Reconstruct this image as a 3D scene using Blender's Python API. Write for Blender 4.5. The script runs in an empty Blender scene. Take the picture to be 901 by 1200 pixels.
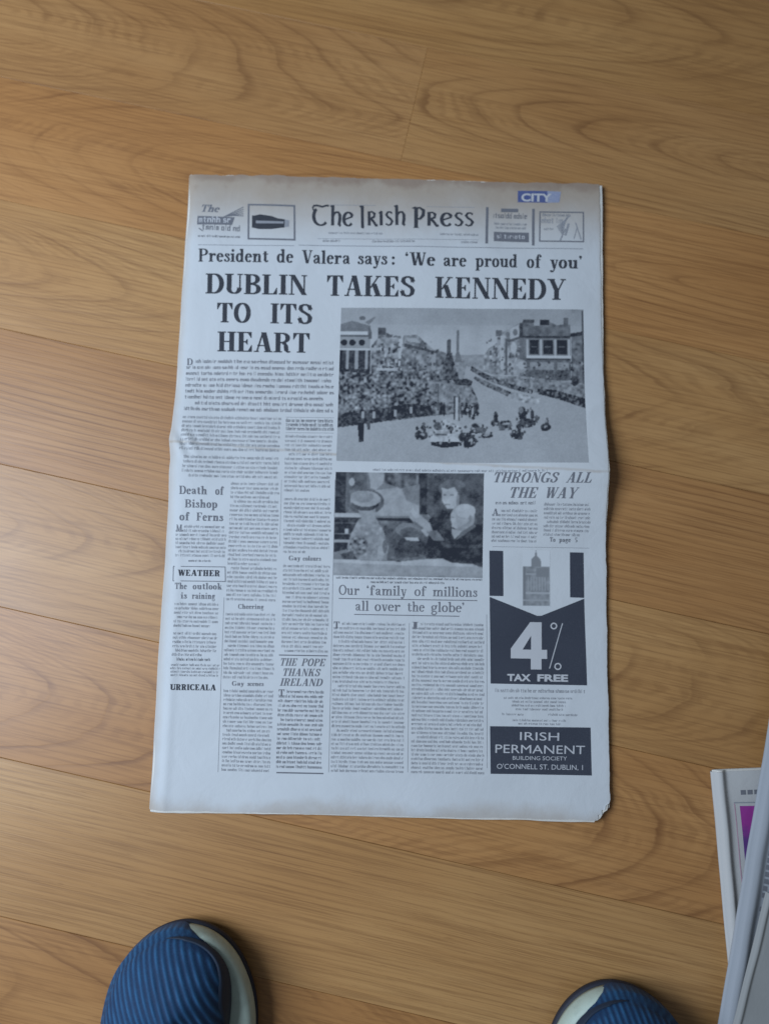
import bpy, math, random
import numpy as np
from mathutils import Matrix, Vector

# ------------------------------------------------------------------ camera, world, light, exposure
scene = bpy.context.scene
CAM_C = np.array([-0.00651921, -0.13292541, 0.71420595])
CAM_R = np.array([[0.99971716, 0.02283248, 0.00665417],
                  [0.02354228, -0.98975491, -0.14082254],
                  [0.00337067, 0.14093937, -0.99001249]])        # world -> camera (x right, y down, z ahead)
FPX, PW, PH = 900.0, 901.0, 1200.0
cam_data = bpy.data.cameras.new('camera')
cam = bpy.data.objects.new('camera', cam_data)
scene.collection.objects.link(cam)
cam_data.sensor_fit = 'VERTICAL'
cam_data.sensor_height = 36.0
cam_data.lens = FPX / PH * 36.0
cam_data.clip_start, cam_data.clip_end = 0.02, 50.0
m3 = np.stack([CAM_R[0], -CAM_R[1], -CAM_R[2]], 1)
cam.matrix_world = Matrix.Translation(Vector(CAM_C)) @ Matrix(m3.tolist()).to_4x4()
cam_data.dof.use_dof = True
cam_data.dof.focus_distance = 0.672
cam_data.dof.aperture_fstop = 2.4
scene.camera = cam

world = bpy.data.worlds.new('World'); scene.world = world; world.use_nodes = True
bg = world.node_tree.nodes['Background']
bg.inputs[0].default_value = (0.72, 0.83, 1.0, 1); bg.inputs[1].default_value = 0.16

def area(name, loc, target, sx, sy, power, col):
    l = bpy.data.lights.new(name, 'AREA'); l.shape = 'RECTANGLE'; l.size, l.size_y = sx, sy
    l.energy = power; l.color = col
    o = bpy.data.objects.new(name, l); scene.collection.objects.link(o)
    o.location = loc
    o.rotation_euler = (Vector(target) - Vector(loc)).to_track_quat('-Z', 'Y').to_euler()
    return o
# the room's window, to the left of the papers
area('window_light', (-1.18, -0.04, 1.20), (0.0, -0.04, 0.0), 0.80, 0.9, 41, (0.66, 0.79, 1.0))

scene.view_settings.view_transform = 'Standard'
scene.view_settings.look = 'None'
scene.view_settings.exposure = 0.0
scene.view_settings.gamma = 1.0
scene.render.engine = 'CYCLES'
scene.render.resolution_x, scene.render.resolution_y = 768, 1024

# ------------------------------------------------------------------ helpers
rng = np.random.default_rng(7)
random.seed(7)
COL = scene.collection

def at(px, py, z=0.0):
    """photo pixel -> point on the horizontal plane z"""
    px = np.asarray(px, float); py = np.asarray(py, float)
    d = np.stack([(px - PW / 2) / FPX, (py - PH / 2) / FPX, np.ones_like(px)], -1) @ CAM_R
    k = (z - CAM_C[2]) / d[..., 2]
    return CAM_C[0] + d[..., 0] * k, CAM_C[1] + d[..., 1] * k

def mesh_obj(name, verts, faces, mat, parent=None, smooth=False):
    me = bpy.data.meshes.new(name)
    me.from_pydata([tuple(map(float, v)) for v in verts], [], [tuple(map(int, f)) for f in faces])
    if smooth:
        me.polygons.foreach_set('use_smooth', [True] * len(me.polygons))
    me.update()
    if mat: me.materials.append(mat)
    o = bpy.data.objects.new(name, me); COL.objects.link(o)
    if parent: o.parent = parent
    return o

def thing(name, label, cat, loc=(0, 0, 0), rz=0.0, group=None):
    o = bpy.data.objects.new(name, None); COL.objects.link(o)
    o.empty_display_size = 0.05
    o.location = loc; o.rotation_euler = (0, 0, rz)
    o['label'] = label; o['category'] = cat
    if group: o['group'] = group
    return o

class NT:
    """tiny node-tree writer"""
    def __init__(s, name):
        s.m = bpy.data.materials.new(name); s.m.use_nodes = True
        s.t = s.m.node_tree; s.b = s.t.nodes['Principled BSDF']
    def n(s, typ, **kw):
        nd = s.t.nodes.new(typ)
        for k, v in kw.items(): setattr(nd, k, v)
        return nd
    def put(s, sock, v):
        if isinstance(v, bpy.types.NodeSocket): s.t.links.new(v, sock)
        elif v is not None: sock.default_value = v
    def math(s, op, a, b=None, c=None, clamp=False):
        nd = s.n('ShaderNodeMath', operation=op, use_clamp=clamp)
        for i, v in enumerate((a, b, c)):
            if v is not None: s.put(nd.inputs[i], v)
        return nd.outputs[0]
    def mix(s, f, a, b, typ='MIX'):
        nd = s.n('ShaderNodeMix', data_type='RGBA', blend_type=typ)
        s.put(nd.inputs[0], f); s.put(nd.inputs[6], a); s.put(nd.inputs[7], b)
        return nd.outputs[2]
    def noise(s, vec, scale, detail=3, rough=.55, dist=0.0):
        nd = s.n('ShaderNodeTexNoise'); s.put(nd.inputs['Vector'], vec)
        nd.inputs['Scale'].default_value = scale; nd.inputs['Detail'].default_value = detail
        nd.inputs['Roughness'].default_value = rough; nd.inputs['Distortion'].default_value = dist
        return nd.outputs['Fac']
    def vmul(s, vec, v):
        nd = s.n('ShaderNodeVectorMath', operation='MULTIPLY'); s.put(nd.inputs[0], vec); s.put(nd.inputs[1], v)
        return nd.outputs[0]
    def vadd(s, vec, v):
        nd = s.n('ShaderNodeVectorMath', operation='ADD'); s.put(nd.inputs[0], vec); s.put(nd.inputs[1], v)
        return nd.outputs[0]
    def ramp(s, f, stops):
        nd = s.n('ShaderNodeValToRGB'); s.put(nd.inputs[0], f)
        e = nd.color_ramp.elements
        while len(e) < len(stops): e.new(0.5)
        for i, (p, c) in enumerate(stops):
            e[i].position = p; e[i].color = c if len(c) == 4 else (*c, 1)
        return nd.outputs[0]
    def maprange(s, v, a, b, c=0.0, d=1.0, smooth=True):
        nd = s.n('ShaderNodeMapRange'); nd.interpolation_type = 'SMOOTHSTEP' if smooth else 'LINEAR'
        s.put(nd.inputs['Value'], v)
        for k, x in (('From Min', a), ('From Max', b), ('To Min', c), ('To Max', d)): nd.inputs[k].default_value = x
        return nd.outputs[0]
    def bump(s, h, strength, dist):
        nd = s.n('ShaderNodeBump'); nd.inputs['Strength'].default_value = strength
        nd.inputs['Distance'].default_value = dist; s.put(nd.inputs['Height'], h)
        s.t.links.new(nd.outputs[0], s.b.inputs['Normal'])
    def set(s, **kw):
        for k, v in kw.items(): s.put(s.b.inputs[k.replace('_', ' ')], v)
        return s.m
def rgb(r, g, b): return (r, g, b, 1.0)

# ------------------------------------------------------------------ floor: oak planks, each with its own cut of the grain
ANG = math.radians(-11.2)
PLANK_W, SEAM0 = 0.1287, -0.0655
def plank_material(n0, s0, tilt, freq, tint, light, contrast, seed):
    t = NT('oak_plank_grain')
    tc = t.n('ShaderNodeTexCoord').outputs['Object']
    p = t.vadd(tc, (seed * 3.17, seed * 1.31, seed * 0.7))
    sx = t.n('ShaderNodeSeparateXYZ'); t.put(sx.inputs[0], tc)
    S, Nn = sx.outputs[0], sx.outputs[1]
    w1 = t.math('SUBTRACT', t.noise(t.vmul(p, (2.3, 10, 1)), 1.0, 2, .5), .5)      # slow bends of the growth rings
    w2 = t.math('SUBTRACT', t.noise(t.vmul(p, (9, 34, 1)), 1.0, 3, .55), .5)
    w3 = t.math('SUBTRACT', t.noise(t.vmul(p, (40, 150, 1)), 1.0, 2, .6), .5)
    nn = t.math('ADD', t.math('SUBTRACT', Nn, n0), t.math('MULTIPLY', w1, .022))
    dd = t.math('ADD', t.math('MULTIPLY', t.math('SUBTRACT', S, s0), tilt), t.math('MULTIPLY', w1, .026))
    r = t.math('SQRT', t.math('ADD', t.math('MULTIPLY', nn, nn), t.math('MULTIPLY', dd, dd)))
    r = t.math('ADD', r, t.math('MULTIPLY', w2, .0030))
    r = t.math('ADD', r, t.math('MULTIPLY', w3, .0011))
    fr = t.math('FRACT', t.math('MULTIPLY', r, freq * 1.45))
    line = t.ramp(fr, [(0.0, (.20,) * 3), (.05, (1,) * 3), (.11, (.80,) * 3), (.21, (.24,) * 3), (.75, (0,) * 3), (1.0, (.28,) * 3)])
    amp = t.maprange(t.noise(t.vmul(p, (5, 22, 1)), 1.0, 2), .34, .72, .14, 1.0)   # lines fade in and out
    fr2 = t.math('FRACT', t.math('MULTIPLY', t.math('ADD', r, t.math('MULTIPLY', w3, .0012)), freq * 5.1))
    line2 = t.math('MULTIPLY', t.maprange(t.math('ABSOLUTE', t.math('SUBTRACT', fr2, .5)), .10, .34, 1.0, 0.0), t.maprange(t.noise(t.vmul(p, (6, 60, 2)), 1.0, 2), .42, .66))
    fib = t.noise(t.vmul(p, (11, 520, 1)), 1.0, 4, .65)
    fib2 = t.noise(t.vmul(p, (5, 160, 1)), 1.0, 3, .6)
    pore = t.maprange(t.noise(t.vmul(p, (70, 1300, 1)), 1.0, 1, .5), .66, .76)
    cloud = t.noise(t.vmul(p, (3.0, 8, 1)), 1.0, 3, .5)
    a = tuple(light * c for c in (0.444 * tint[0], 0.237 * tint[1], 0.084 * tint[2]))
    b = tuple(light * c for c in (0.368 * tint[0], 0.180 * tint[1], 0.057 * tint[2]))
    dk = tuple(light * c for c in (0.160 * tint[0], 0.066 * tint[1], 0.020 * tint[2]))
    col = t.mix(t.maprange(cloud, .30, .70), rgb(*a), rgb(*b))
    col = t.mix(t.math('MULTIPLY', t.maprange(fib2, .35, .68), .42), col, rgb(*b))
    col = t.mix(t.math('MULTIPLY', t.math('MULTIPLY', line, amp), contrast * .84), col, rgb(*dk))
    col = t.mix(t.math('MULTIPLY', line2, .22), col, rgb(*dk))
    col = t.mix(t.math('MULTIPLY', t.maprange(fib, .42, .70), .46), col, rgb(*dk))
    col = t.mix(t.math('MULTIPLY', pore, .28), col, rgb(*dk))
    wear = t.noise(tc, 6.0, 4, .6)
    rough = t.math('ADD', t.math('MULTIPLY', wear, .14), .36)
    t.bump(t.math('ADD', t.math('MULTIPLY', fib, .5), t.math('MULTIPLY', line, -.6)), .10, .0005)
    return t.set(Base_Color=col, Roughness=rough, Specular_IOR_Level=.42)

def box_mesh(name, lx, ly, lz, bev):
    """plank: top face with a small V bevel all round, origin at the middle of the top"""
    x, y, b = lx / 2, ly / 2, bev
    v = [(-x, -y, -lz), (x, -y, -lz), (x, y, -lz), (-x, y, -lz),
         (-x, -y, -b), (x, -y, -b), (x, y, -b), (-x, y, -b),
         (-x + b, -y + b, 0), (x - b, -y + b, 0), (x - b, y - b, 0), (-x + b, y - b, 0)]
    f = [(3, 2, 1, 0), (8, 9, 10, 11)]
    for k in range(4):
        j = (k + 1) % 4
        f += [(k, j, j + 4, k + 4), (k + 4, j + 4, j + 8, k + 8)]
    me = bpy.data.meshes.new(name); me.from_pydata(v, [], f); me.update()
    return me

sub = NT('dark_joint').set(Base_Color=rgb(.05, .03, .018), Roughness=.9)
floor = mesh_obj('floor', [(-1.6, -1.6, -.0155), (1.6, -1.6, -.0155), (1.6, 1.6, -.0155), (-1.6, 1.6, -.0155)], [(0, 1, 2, 3)], sub)
floor['kind'] = 'structure'
PL = 1.90
plank_me = box_mesh('plank', PL, PLANK_W - .0002, .0145, .0004)
# row -> (joint position along the row, grain: n0, s0, tilt, ring frequency, tint, lightness, contrast), for the plank that shows
ROWS = {
    4: (0.60, (.010, -.55, -.10, 90, (1, 1.00, .95), .98, .75)),
    3: (-0.059, (.012, .42, -.11, 100, (1, 1.00, 1.0), 1.0, .85)),
    2: (0.80, (.000, .30, -.13, 92, (1.05, .98, .92), .98, .9)),
    1: (-0.75, (.004, -.70, .12, 85, (1, 1.03, 1.06), 1.06, .75)),
    0: (0.66, (-.085, -.80, .05, 105, (1.02, .97, .95), .95, .95)),
    -1: (-0.62, (.004, -.80, .11, 95, (1, 1.02, 1.04), 1.04, .85)),
    -2: (0.72, (-.010, -.92, .13, 88, (1.03, .98, .95), 1.0, .95)),
    -3: (-0.70, (-.20, -.60, .03, 120, (1, 1.03, 1.06), 1.03, .55)),
    -4: (0.85, (.010, -.90, .12, 90, (1.02, .97, .94), .94, .95)),
}
ca, sa = math.cos(ANG), math.sin(ANG)
for row in range(-10, 11):
    nmid = SEAM0 + (row + .5) * PLANK_W
    joint, g = ROWS.get(row, (random.uniform(-.9, .9), None))
    for k in (-1, 0):
        smid = joint + (k + .5) * PL
        if abs(smid) > 1.9: continue
        rr = random.Random(row * 17 + k)
        shows = (smid - PL / 2 < 0 < smid + PL / 2)
        gg = g if (g and shows) else (rr.uniform(-.03, .03), rr.uniform(-.6, .6), rr.choice((-1, 1)) * rr.uniform(.08, .13),
                             rr.uniform(85, 105), (1, rr.uniform(.97, 1.03), rr.uniform(.94, 1.05)), rr.uniform(.95, 1.05), .85)
        o = bpy.data.objects.new('plank', plank_me); COL.objects.link(o); o.parent = floor
        o.location = (smid * ca - nmid * sa, smid * sa + nmid * ca, 0); o.rotation_euler = (0, 0, ANG)
        if not plank_me.materials: plank_me.materials.append(None)
        # the grain's tilt origin is given along the row: shift it into the plank's own frame
        gl = list(gg); gl[1] = gg[1] - smid if (g and shows) else gg[1]
        o.material_slots[0].link = 'OBJECT'
        o.material_slots[0].material = plank_material(*gl, seed=row * 2 + k + 31)

# ------------------------------------------------------------------ newsprint, inks
NW, NH = 0.41, 0.6054            # page size
FOLD_L, FOLD_R = 0.030, 0.008       # y of the old cross fold at the left and right edge
def newsprint(name, base, tan, aged_top):
    t = NT(name)
    tc = t.n('ShaderNodeTexCoord').outputs['Object']
    sx = t.n('ShaderNodeSeparateXYZ'); t.put(sx.inputs[0], tc)
    big = t.noise(tc, 9, 3, .5); fine = t.noise(tc, 900, 2, .6); mid = t.noise(tc, 60, 4, .6)
    col = t.mix(t.math('MULTIPLY', t.maprange(big, .35, .7), .35), rgb(*base), rgb(*(c * k for c, k in zip(base, (.93, .92, .90)))))
    yy = t.math('ADD', sx.outputs[1], t.math('MULTIPLY', t.math('SUBTRACT', t.noise(tc, 26, 4, .6), .5), .030))
    if aged_top:
        top = t.maprange(yy, NH / 2 - .080, NH / 2 - .004)
        col = t.mix(t.math('MULTIPLY', top, .92), col, rgb(*tan))
        blot = t.math('MULTIPLY', t.maprange(t.noise(tc, 40, 3, .6), .52, .70), t.maprange(yy, NH / 2 - .022, NH / 2))
        col = t.mix(t.math('MULTIPLY', blot, .55), col, rgb(.20, .12, .08))
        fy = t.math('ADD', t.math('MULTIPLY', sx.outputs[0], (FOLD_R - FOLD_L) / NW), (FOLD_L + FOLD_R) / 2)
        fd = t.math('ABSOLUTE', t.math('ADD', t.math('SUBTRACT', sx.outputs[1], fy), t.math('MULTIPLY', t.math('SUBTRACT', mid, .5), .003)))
        col = t.mix(t.math('MULTIPLY', t.maprange(fd, .0002, .0022, 1.0, 0.0), t.math('MULTIPLY', mid, .75)), col, rgb(*tan))  # crease shade painted into the colour as a tan line along the fold
        rim = t.math('MULTIPLY', t.maprange(yy, NH / 2 - .011, NH / 2 - .001), .55)
        col = t.mix(rim, col, rgb(.215, .140, .095))
        bot = t.maprange(yy, -NH / 2 + .014, -NH / 2 - .004)
        col = t.mix(t.math('MULTIPLY', bot, .55), col, rgb(*tan))
        xx = t.math('ADD', t.math('ABSOLUTE', sx.outputs[0]), t.math('MULTIPLY', mid, .004))
        col = t.mix(t.math('MULTIPLY', t.maprange(xx, NW / 2 - .006, NW / 2 + .004), .45), col, rgb(*tan))
    col = t.mix(t.math('MULTIPLY', fine, .10), col, rgb(*(c * .7 for c in base)))
    wr = t.noise(tc, 34, 3, .55, .6)
    t.bump(t.math('ADD', t.math('MULTIPLY', fine, .12), t.math('MULTIPLY', wr, 1.0)), .45, .0016)
    return t.set(Base_Color=col, Roughness=.9, Specular_IOR_Level=.15)
PAPER = (.530, .545, .535)
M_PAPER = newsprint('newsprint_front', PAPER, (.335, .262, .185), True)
M_INNER = newsprint('newsprint_inner', (.60, .57, .50), (.45, .35, .25), False)
def ink(name, c, speck=.35, fadecol=(.30, .30, .30)):
    t = NT(name); tc = t.n('ShaderNodeTexCoord').outputs['Object']
    sp = t.noise(tc, 1400, 2, .6); cl = t.noise(tc, 22, 3, .5)
    f = t.math('MULTIPLY', t.math('ADD', t.maprange(sp, .45, .75), t.math('MULTIPLY', cl, .5)), speck)
    return t.set(Base_Color=t.mix(f, rgb(*c), rgb(*fadecol)), Roughness=.85, Specular_IOR_Level=.2)
M_INK = ink('printing_ink', (.030, .033, .040), .12)
M_INK_BODY = ink('printing_ink_body', (.245, .25, .26), .30)
M_INK_GREY = ink('printing_ink_worn', (.125, .128, .140), .30)
M_PANEL = ink('printing_ink_solid', (.036, .040, .052), .22, (.13, .14, .16))
M_WHITE = ink('reversed_paper', (.47, .468, .46), .15)
M_BLUE = ink('blue_overprint', (.050, .075, .21), .25)
M_BLUE_PALE = ink('blue_overprint_faded', (.20, .23, .34), .5, (.45, .45, .45))
tt = NT('halftone_print')
va = tt.n('ShaderNodeVertexColor'); va.layer_name = 'tone'
dots = tt.noise(tt.n('ShaderNodeTexCoord').outputs['Object'], 1500, 1, .5)
tone = tt.math('ADD', va.outputs[0], tt.math('MULTIPLY', tt.math('SUBTRACT', dots, .5), .10), clamp=True)
M_PHOTO = tt.set(Base_Color=tt.mix(tone, rgb(.022, .025, .032), rgb(.535, .55, .54)), Roughness=.88, Specular_IOR_Level=.18)

# ------------------------------------------------------------------ main newspaper: surface
def sm(a, b, x):
    k = np.clip((x - a) / (b - a), 0, 1); return k * k * (3 - 2 * k)
def fold_y(x): return FOLD_L + (FOLD_R - FOLD_L) * (x / NW + .5)
def lift(x, y):
    """how far the sheets stand off the floor: a buckle at the right end of the fold, slight waves"""
    d = y - fold_y(x) + .004
    g = np.exp(-(d / np.where(d > 0, .060, .034)) ** 2)
    z = .0135 * g * sm(.055, NW / 2, x)
    z += .0040 * np.exp(-(d / .035) ** 2) * sm(-NW / 2 + .06, -NW / 2, x)
    z += .0022 * sm(-NH / 2 + .05, -NH / 2, y) * sm(.08, NW / 2, x)
    return z
def top_z(x, y):
    x = np.asarray(x, float); y = np.asarray(y, float)
    d = y - fold_y(x)
    z = .0046 + lift(x, y)
    z = z + .0024 * np.exp(-np.sqrt(d * d + .0025 ** 2) / .011) - .0014 * np.exp(-((d + .016) / .008) ** 2)
    z = z + .00055 * np.sin(x * 31 + y * 13 + 1.0) * np.sin(y * 23 - x * 9) + .00030 * np.sin(x * 74 - y * 41) * np.cos(y * 66 + x * 20)
    # soft roll along the spine and a long crease beside it
    e = x + NW / 2
    z = z - .0022 * np.exp(-e / .005) + .0007 * np.exp(-((e - .012) / .004) ** 2) * sm(.05, -.2, y)
    # crumple at the spine end of the fold
    z = z + .0012 * np.exp(-((e - .012) / .014) ** 2 - ((d) / .012) ** 2) * np.sin(e * 420 + d * 260)
    # a light diagonal crease in the right margin
    c = (y - .075) - (x - .195) * .75
    z = z + .0007 * np.exp(-np.sqrt(c * c + .002 ** 2) / .004) * sm(.165, .19, x)
    # faint handling creases
    for (cx, cy, an, ln, am) in ((-.10, .20, 1.1, .05, .0005), (.08, .24, -.6, .06, .0005), (.14, -.06, .35, .07, .0005), (-.13, -.20, -.5, .06, .0006), (.05, -.26, .15, .10, .0005), (.16, -.22, 1.2, .05, .0006), (-.05, .02, .1, .09, .0005)):
        u = (x - cx) * math.cos(an) + (y - cy) * math.sin(an); v = -(x - cx) * math.sin(an) + (y - cy) * math.cos(an)
        z = z + am * np.exp(-np.sqrt(v * v + .002 ** 2) / .005) * np.exp(-(u / ln) ** 2)
    return z

def sheet(name, layer, mat, parent, ntop, nrow, dx_top=0.0, dx_bot=0.0, dy=0.0, torn=0.0, seed=0, nbot=24):
    r = np.random.default_rng(seed)
    ys = np.linspace(0, 1, nrow)
    ns = 9
    def ragged(n, amp):
        a = r.normal(size=n); k = np.ones(5) / 5
        return np.convolve(a, k, 'same') * amp + np.convolve(r.normal(size=n), np.ones(21) / 21, 'same') * amp * 2.5
    re = ragged(nrow, .0004)
    ttop = ragged(ntop + ns + nbot, .0007); tbot = ragged(ntop + ns + nbot, .0004)
    V = []; gone = set(); ncol = nbot + ns + ntop
    off = .00040 * layer
    for j, v in enumerate(ys):
        w_r = NW / 2 - .0036 + dx_bot + (dx_top - dx_bot) * v + re[j]
        for i in range(ncol):
            y = -NH / 2 + NH * v
            y = y + dy + ttop[i] * sm(.96, 1, v) + tbot[i] * sm(.04, 0, v)
            # paper is not cut quite square
            if i < nbot:
                x = w_r - .0005 + (-NW / 2 - (w_r - .0005)) * (i / (nbot - 1)) ** .8
                z = .0004 + off + .80 * float(lift(min(x, NW / 2), y))
            elif i < nbot + ns:
                a = (i - nbot + 1) / (ns + 1) * math.pi
                zb = .0004 + off + .80 * float(lift(-NW / 2, y)); zt = float(top_z(-NW / 2, y)) - off
                rad = max((zt - zb) / 2, .0002)
                x = -NW / 2 - rad * 1.3 * math.sin(a); z = (zt + zb) / 2 - rad * math.cos(a)
            else:
                q = (i - nbot - ns) / (ntop - 1)
                q = .5 * q + .5 * (q * q * (3 - 2 * q)) if False else q
                x = -NW / 2 + (w_r + NW / 2) * q
                z = float(top_z(min(x, NW / 2 + .003), y)) - off
            if torn:
                aa, bb = NW / 2 - .0036 - x, y + NH / 2; lim = torn + .0013 * math.sin((aa - bb) * 800 + seed) + .0006 * math.sin((aa - bb) * 2100)
                gap = lim - (aa + .8 * bb)
                if gap > 0: x -= gap * .62; y += gap * .48; gone.add(len(V))
            V.append((x, y, z))
    F = []
    for j in range(nrow - 1):
        for i in range(ncol - 1):
            a = j * ncol + i
            q4 = (a, a + 1, a + ncol + 1, a + ncol)
            if all(k in gone for k in q4): continue
            F.append(q4)
    return mesh_obj(name, V, F, mat, parent, smooth=True)

paper = thing('newspaper', 'old broadsheet newspaper with large black headline lying alone on the oak planks', 'newspaper')
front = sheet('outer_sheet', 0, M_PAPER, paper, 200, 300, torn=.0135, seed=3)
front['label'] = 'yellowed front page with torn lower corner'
sheet('inner_sheet', 1.6, M_INNER, paper, 90, 140, dx_top=.0030, dx_bot=-.0015, dy=-.0008, torn=.0110, seed=5)
sheet('inner_sheet', 3.2, M_INNER, paper, 60, 110, dx_top=-.0012, dx_bot=-.0005, dy=-.0015, torn=.0125, seed=6)
sheet('inner_sheet', 4.6, M_INNER, paper, 60, 110, dx_top=.0012, dx_bot=.0004, dy=.0003, torn=.010, seed=8)

# ------------------------------------------------------------------ printing: shapes are laid out flat, then pressed on the page surface
class Print:
    def __init__(s): s.v, s.f = [], []
    def poly(s, pts):
        n = len(s.v); s.v += list(pts); s.f.append(tuple(range(n, n + len(pts))))
    def strip(s, L, R):
        n = len(s.v)
        for a, b in zip(L, R): s.v += [a, b]
        for k in range(len(L) - 1): s.f.append((n + 2 * k, n + 2 * k + 1, n + 2 * k + 3, n + 2 * k + 2))
    def rect(s, x0, y0, x1, y1): s.poly([(x0, y0), (x1, y0), (x1, y1), (x0, y1)])
    def quad(s, c, nx=1, ny=1):
        """bilinear grid over corners tl, tr, br, bl"""
        tl, tr, br, bl = [np.array(p, float) for p in c]; n = len(s.v)
        for j in range(ny + 1):
            for i in range(nx + 1):
                u, w = i / nx, j / ny
                s.v.append(tuple((tl * (1 - u) + tr * u) * (1 - w) + (bl * (1 - u) + br * u) * w))
        for j in range(ny):
            for i in range(nx):
                a = n + j * (nx + 1) + i; s.f.append((a, a + 1, a + nx + 2, a + nx + 1))
    def line(s, x0, y0, x1, y1, w, seg=12):
        d = np.array([x1 - x0, y1 - y0], float); d /= np.hypot(*d); nrm = np.array([-d[1], d[0]]) * w / 2
        s.quad([(x0 - nrm[0], y0 - nrm[1]), (x1 - nrm[0], y1 - nrm[1]), (x1 + nrm[0], y1 + nrm[1]), (x0 + nrm[0], y0 + nrm[1])], seg, 1)
    def bands(s, y0=500.0, y1=650.0, st=2.2):
        """cut tall pieces into narrow bands where the sheet buckles, so that they follow it"""
        def cut(P, yc, keep_up):
            out = []
            for k in range(len(P)):
                a, b = P[k], P[(k + 1) % len(P)]
                ia, ib = (a[1] <= yc) == keep_up, (b[1] <= yc) == keep_up
                if ia: out.append(a)
                if ia != ib:
                    f = (yc - a[1]) / (b[1] - a[1]); out.append((a[0] + (b[0] - a[0]) * f, yc))
            return out
        F = []
        for f in s.f:
            P = [s.v[i] for i in f]; lo, hi = min(p[1] for p in P), max(p[1] for p in P)
            if hi < y0 or lo > y1 or hi - lo < st: F.append(f); continue
            k = math.floor(lo / st)
            while k * st < hi and len(P) > 2:
                top = cut(P, (k + 1) * st, True)
                if len(top) > 2: n = len(s.v); s.v += top; F.append(tuple(range(n, n + len(top))))
                P = cut(P, (k + 1) * st, False); k += 1
        s.f = F
    def build(s, name, mat, parent=None, eps=.00013, label=None):
        if not s.v: raise RuntimeError('empty print ' + name + str(len(COL.objects)))
        s.bands()
        p = np.array(s.v, float); x, y = at(p[:, 0], p[:, 1], .0048)
        z = top_z(x, y) + eps
        V = np.stack([x, y, z], 1)
        F = []
        for f in s.f:                       # keep every face looking up
            a, b, c = V[f[0]], V[f[1]], V[f[2]]
            up = (b[0] - a[0]) * (c[1] - a[1]) - (b[1] - a[1]) * (c[0] - a[0])
            F.append(f if up > 0 else f[::-1])
        o = mesh_obj(name, V, F, mat, parent or paper)
        if label: o['label'] = label
        return o

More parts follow.
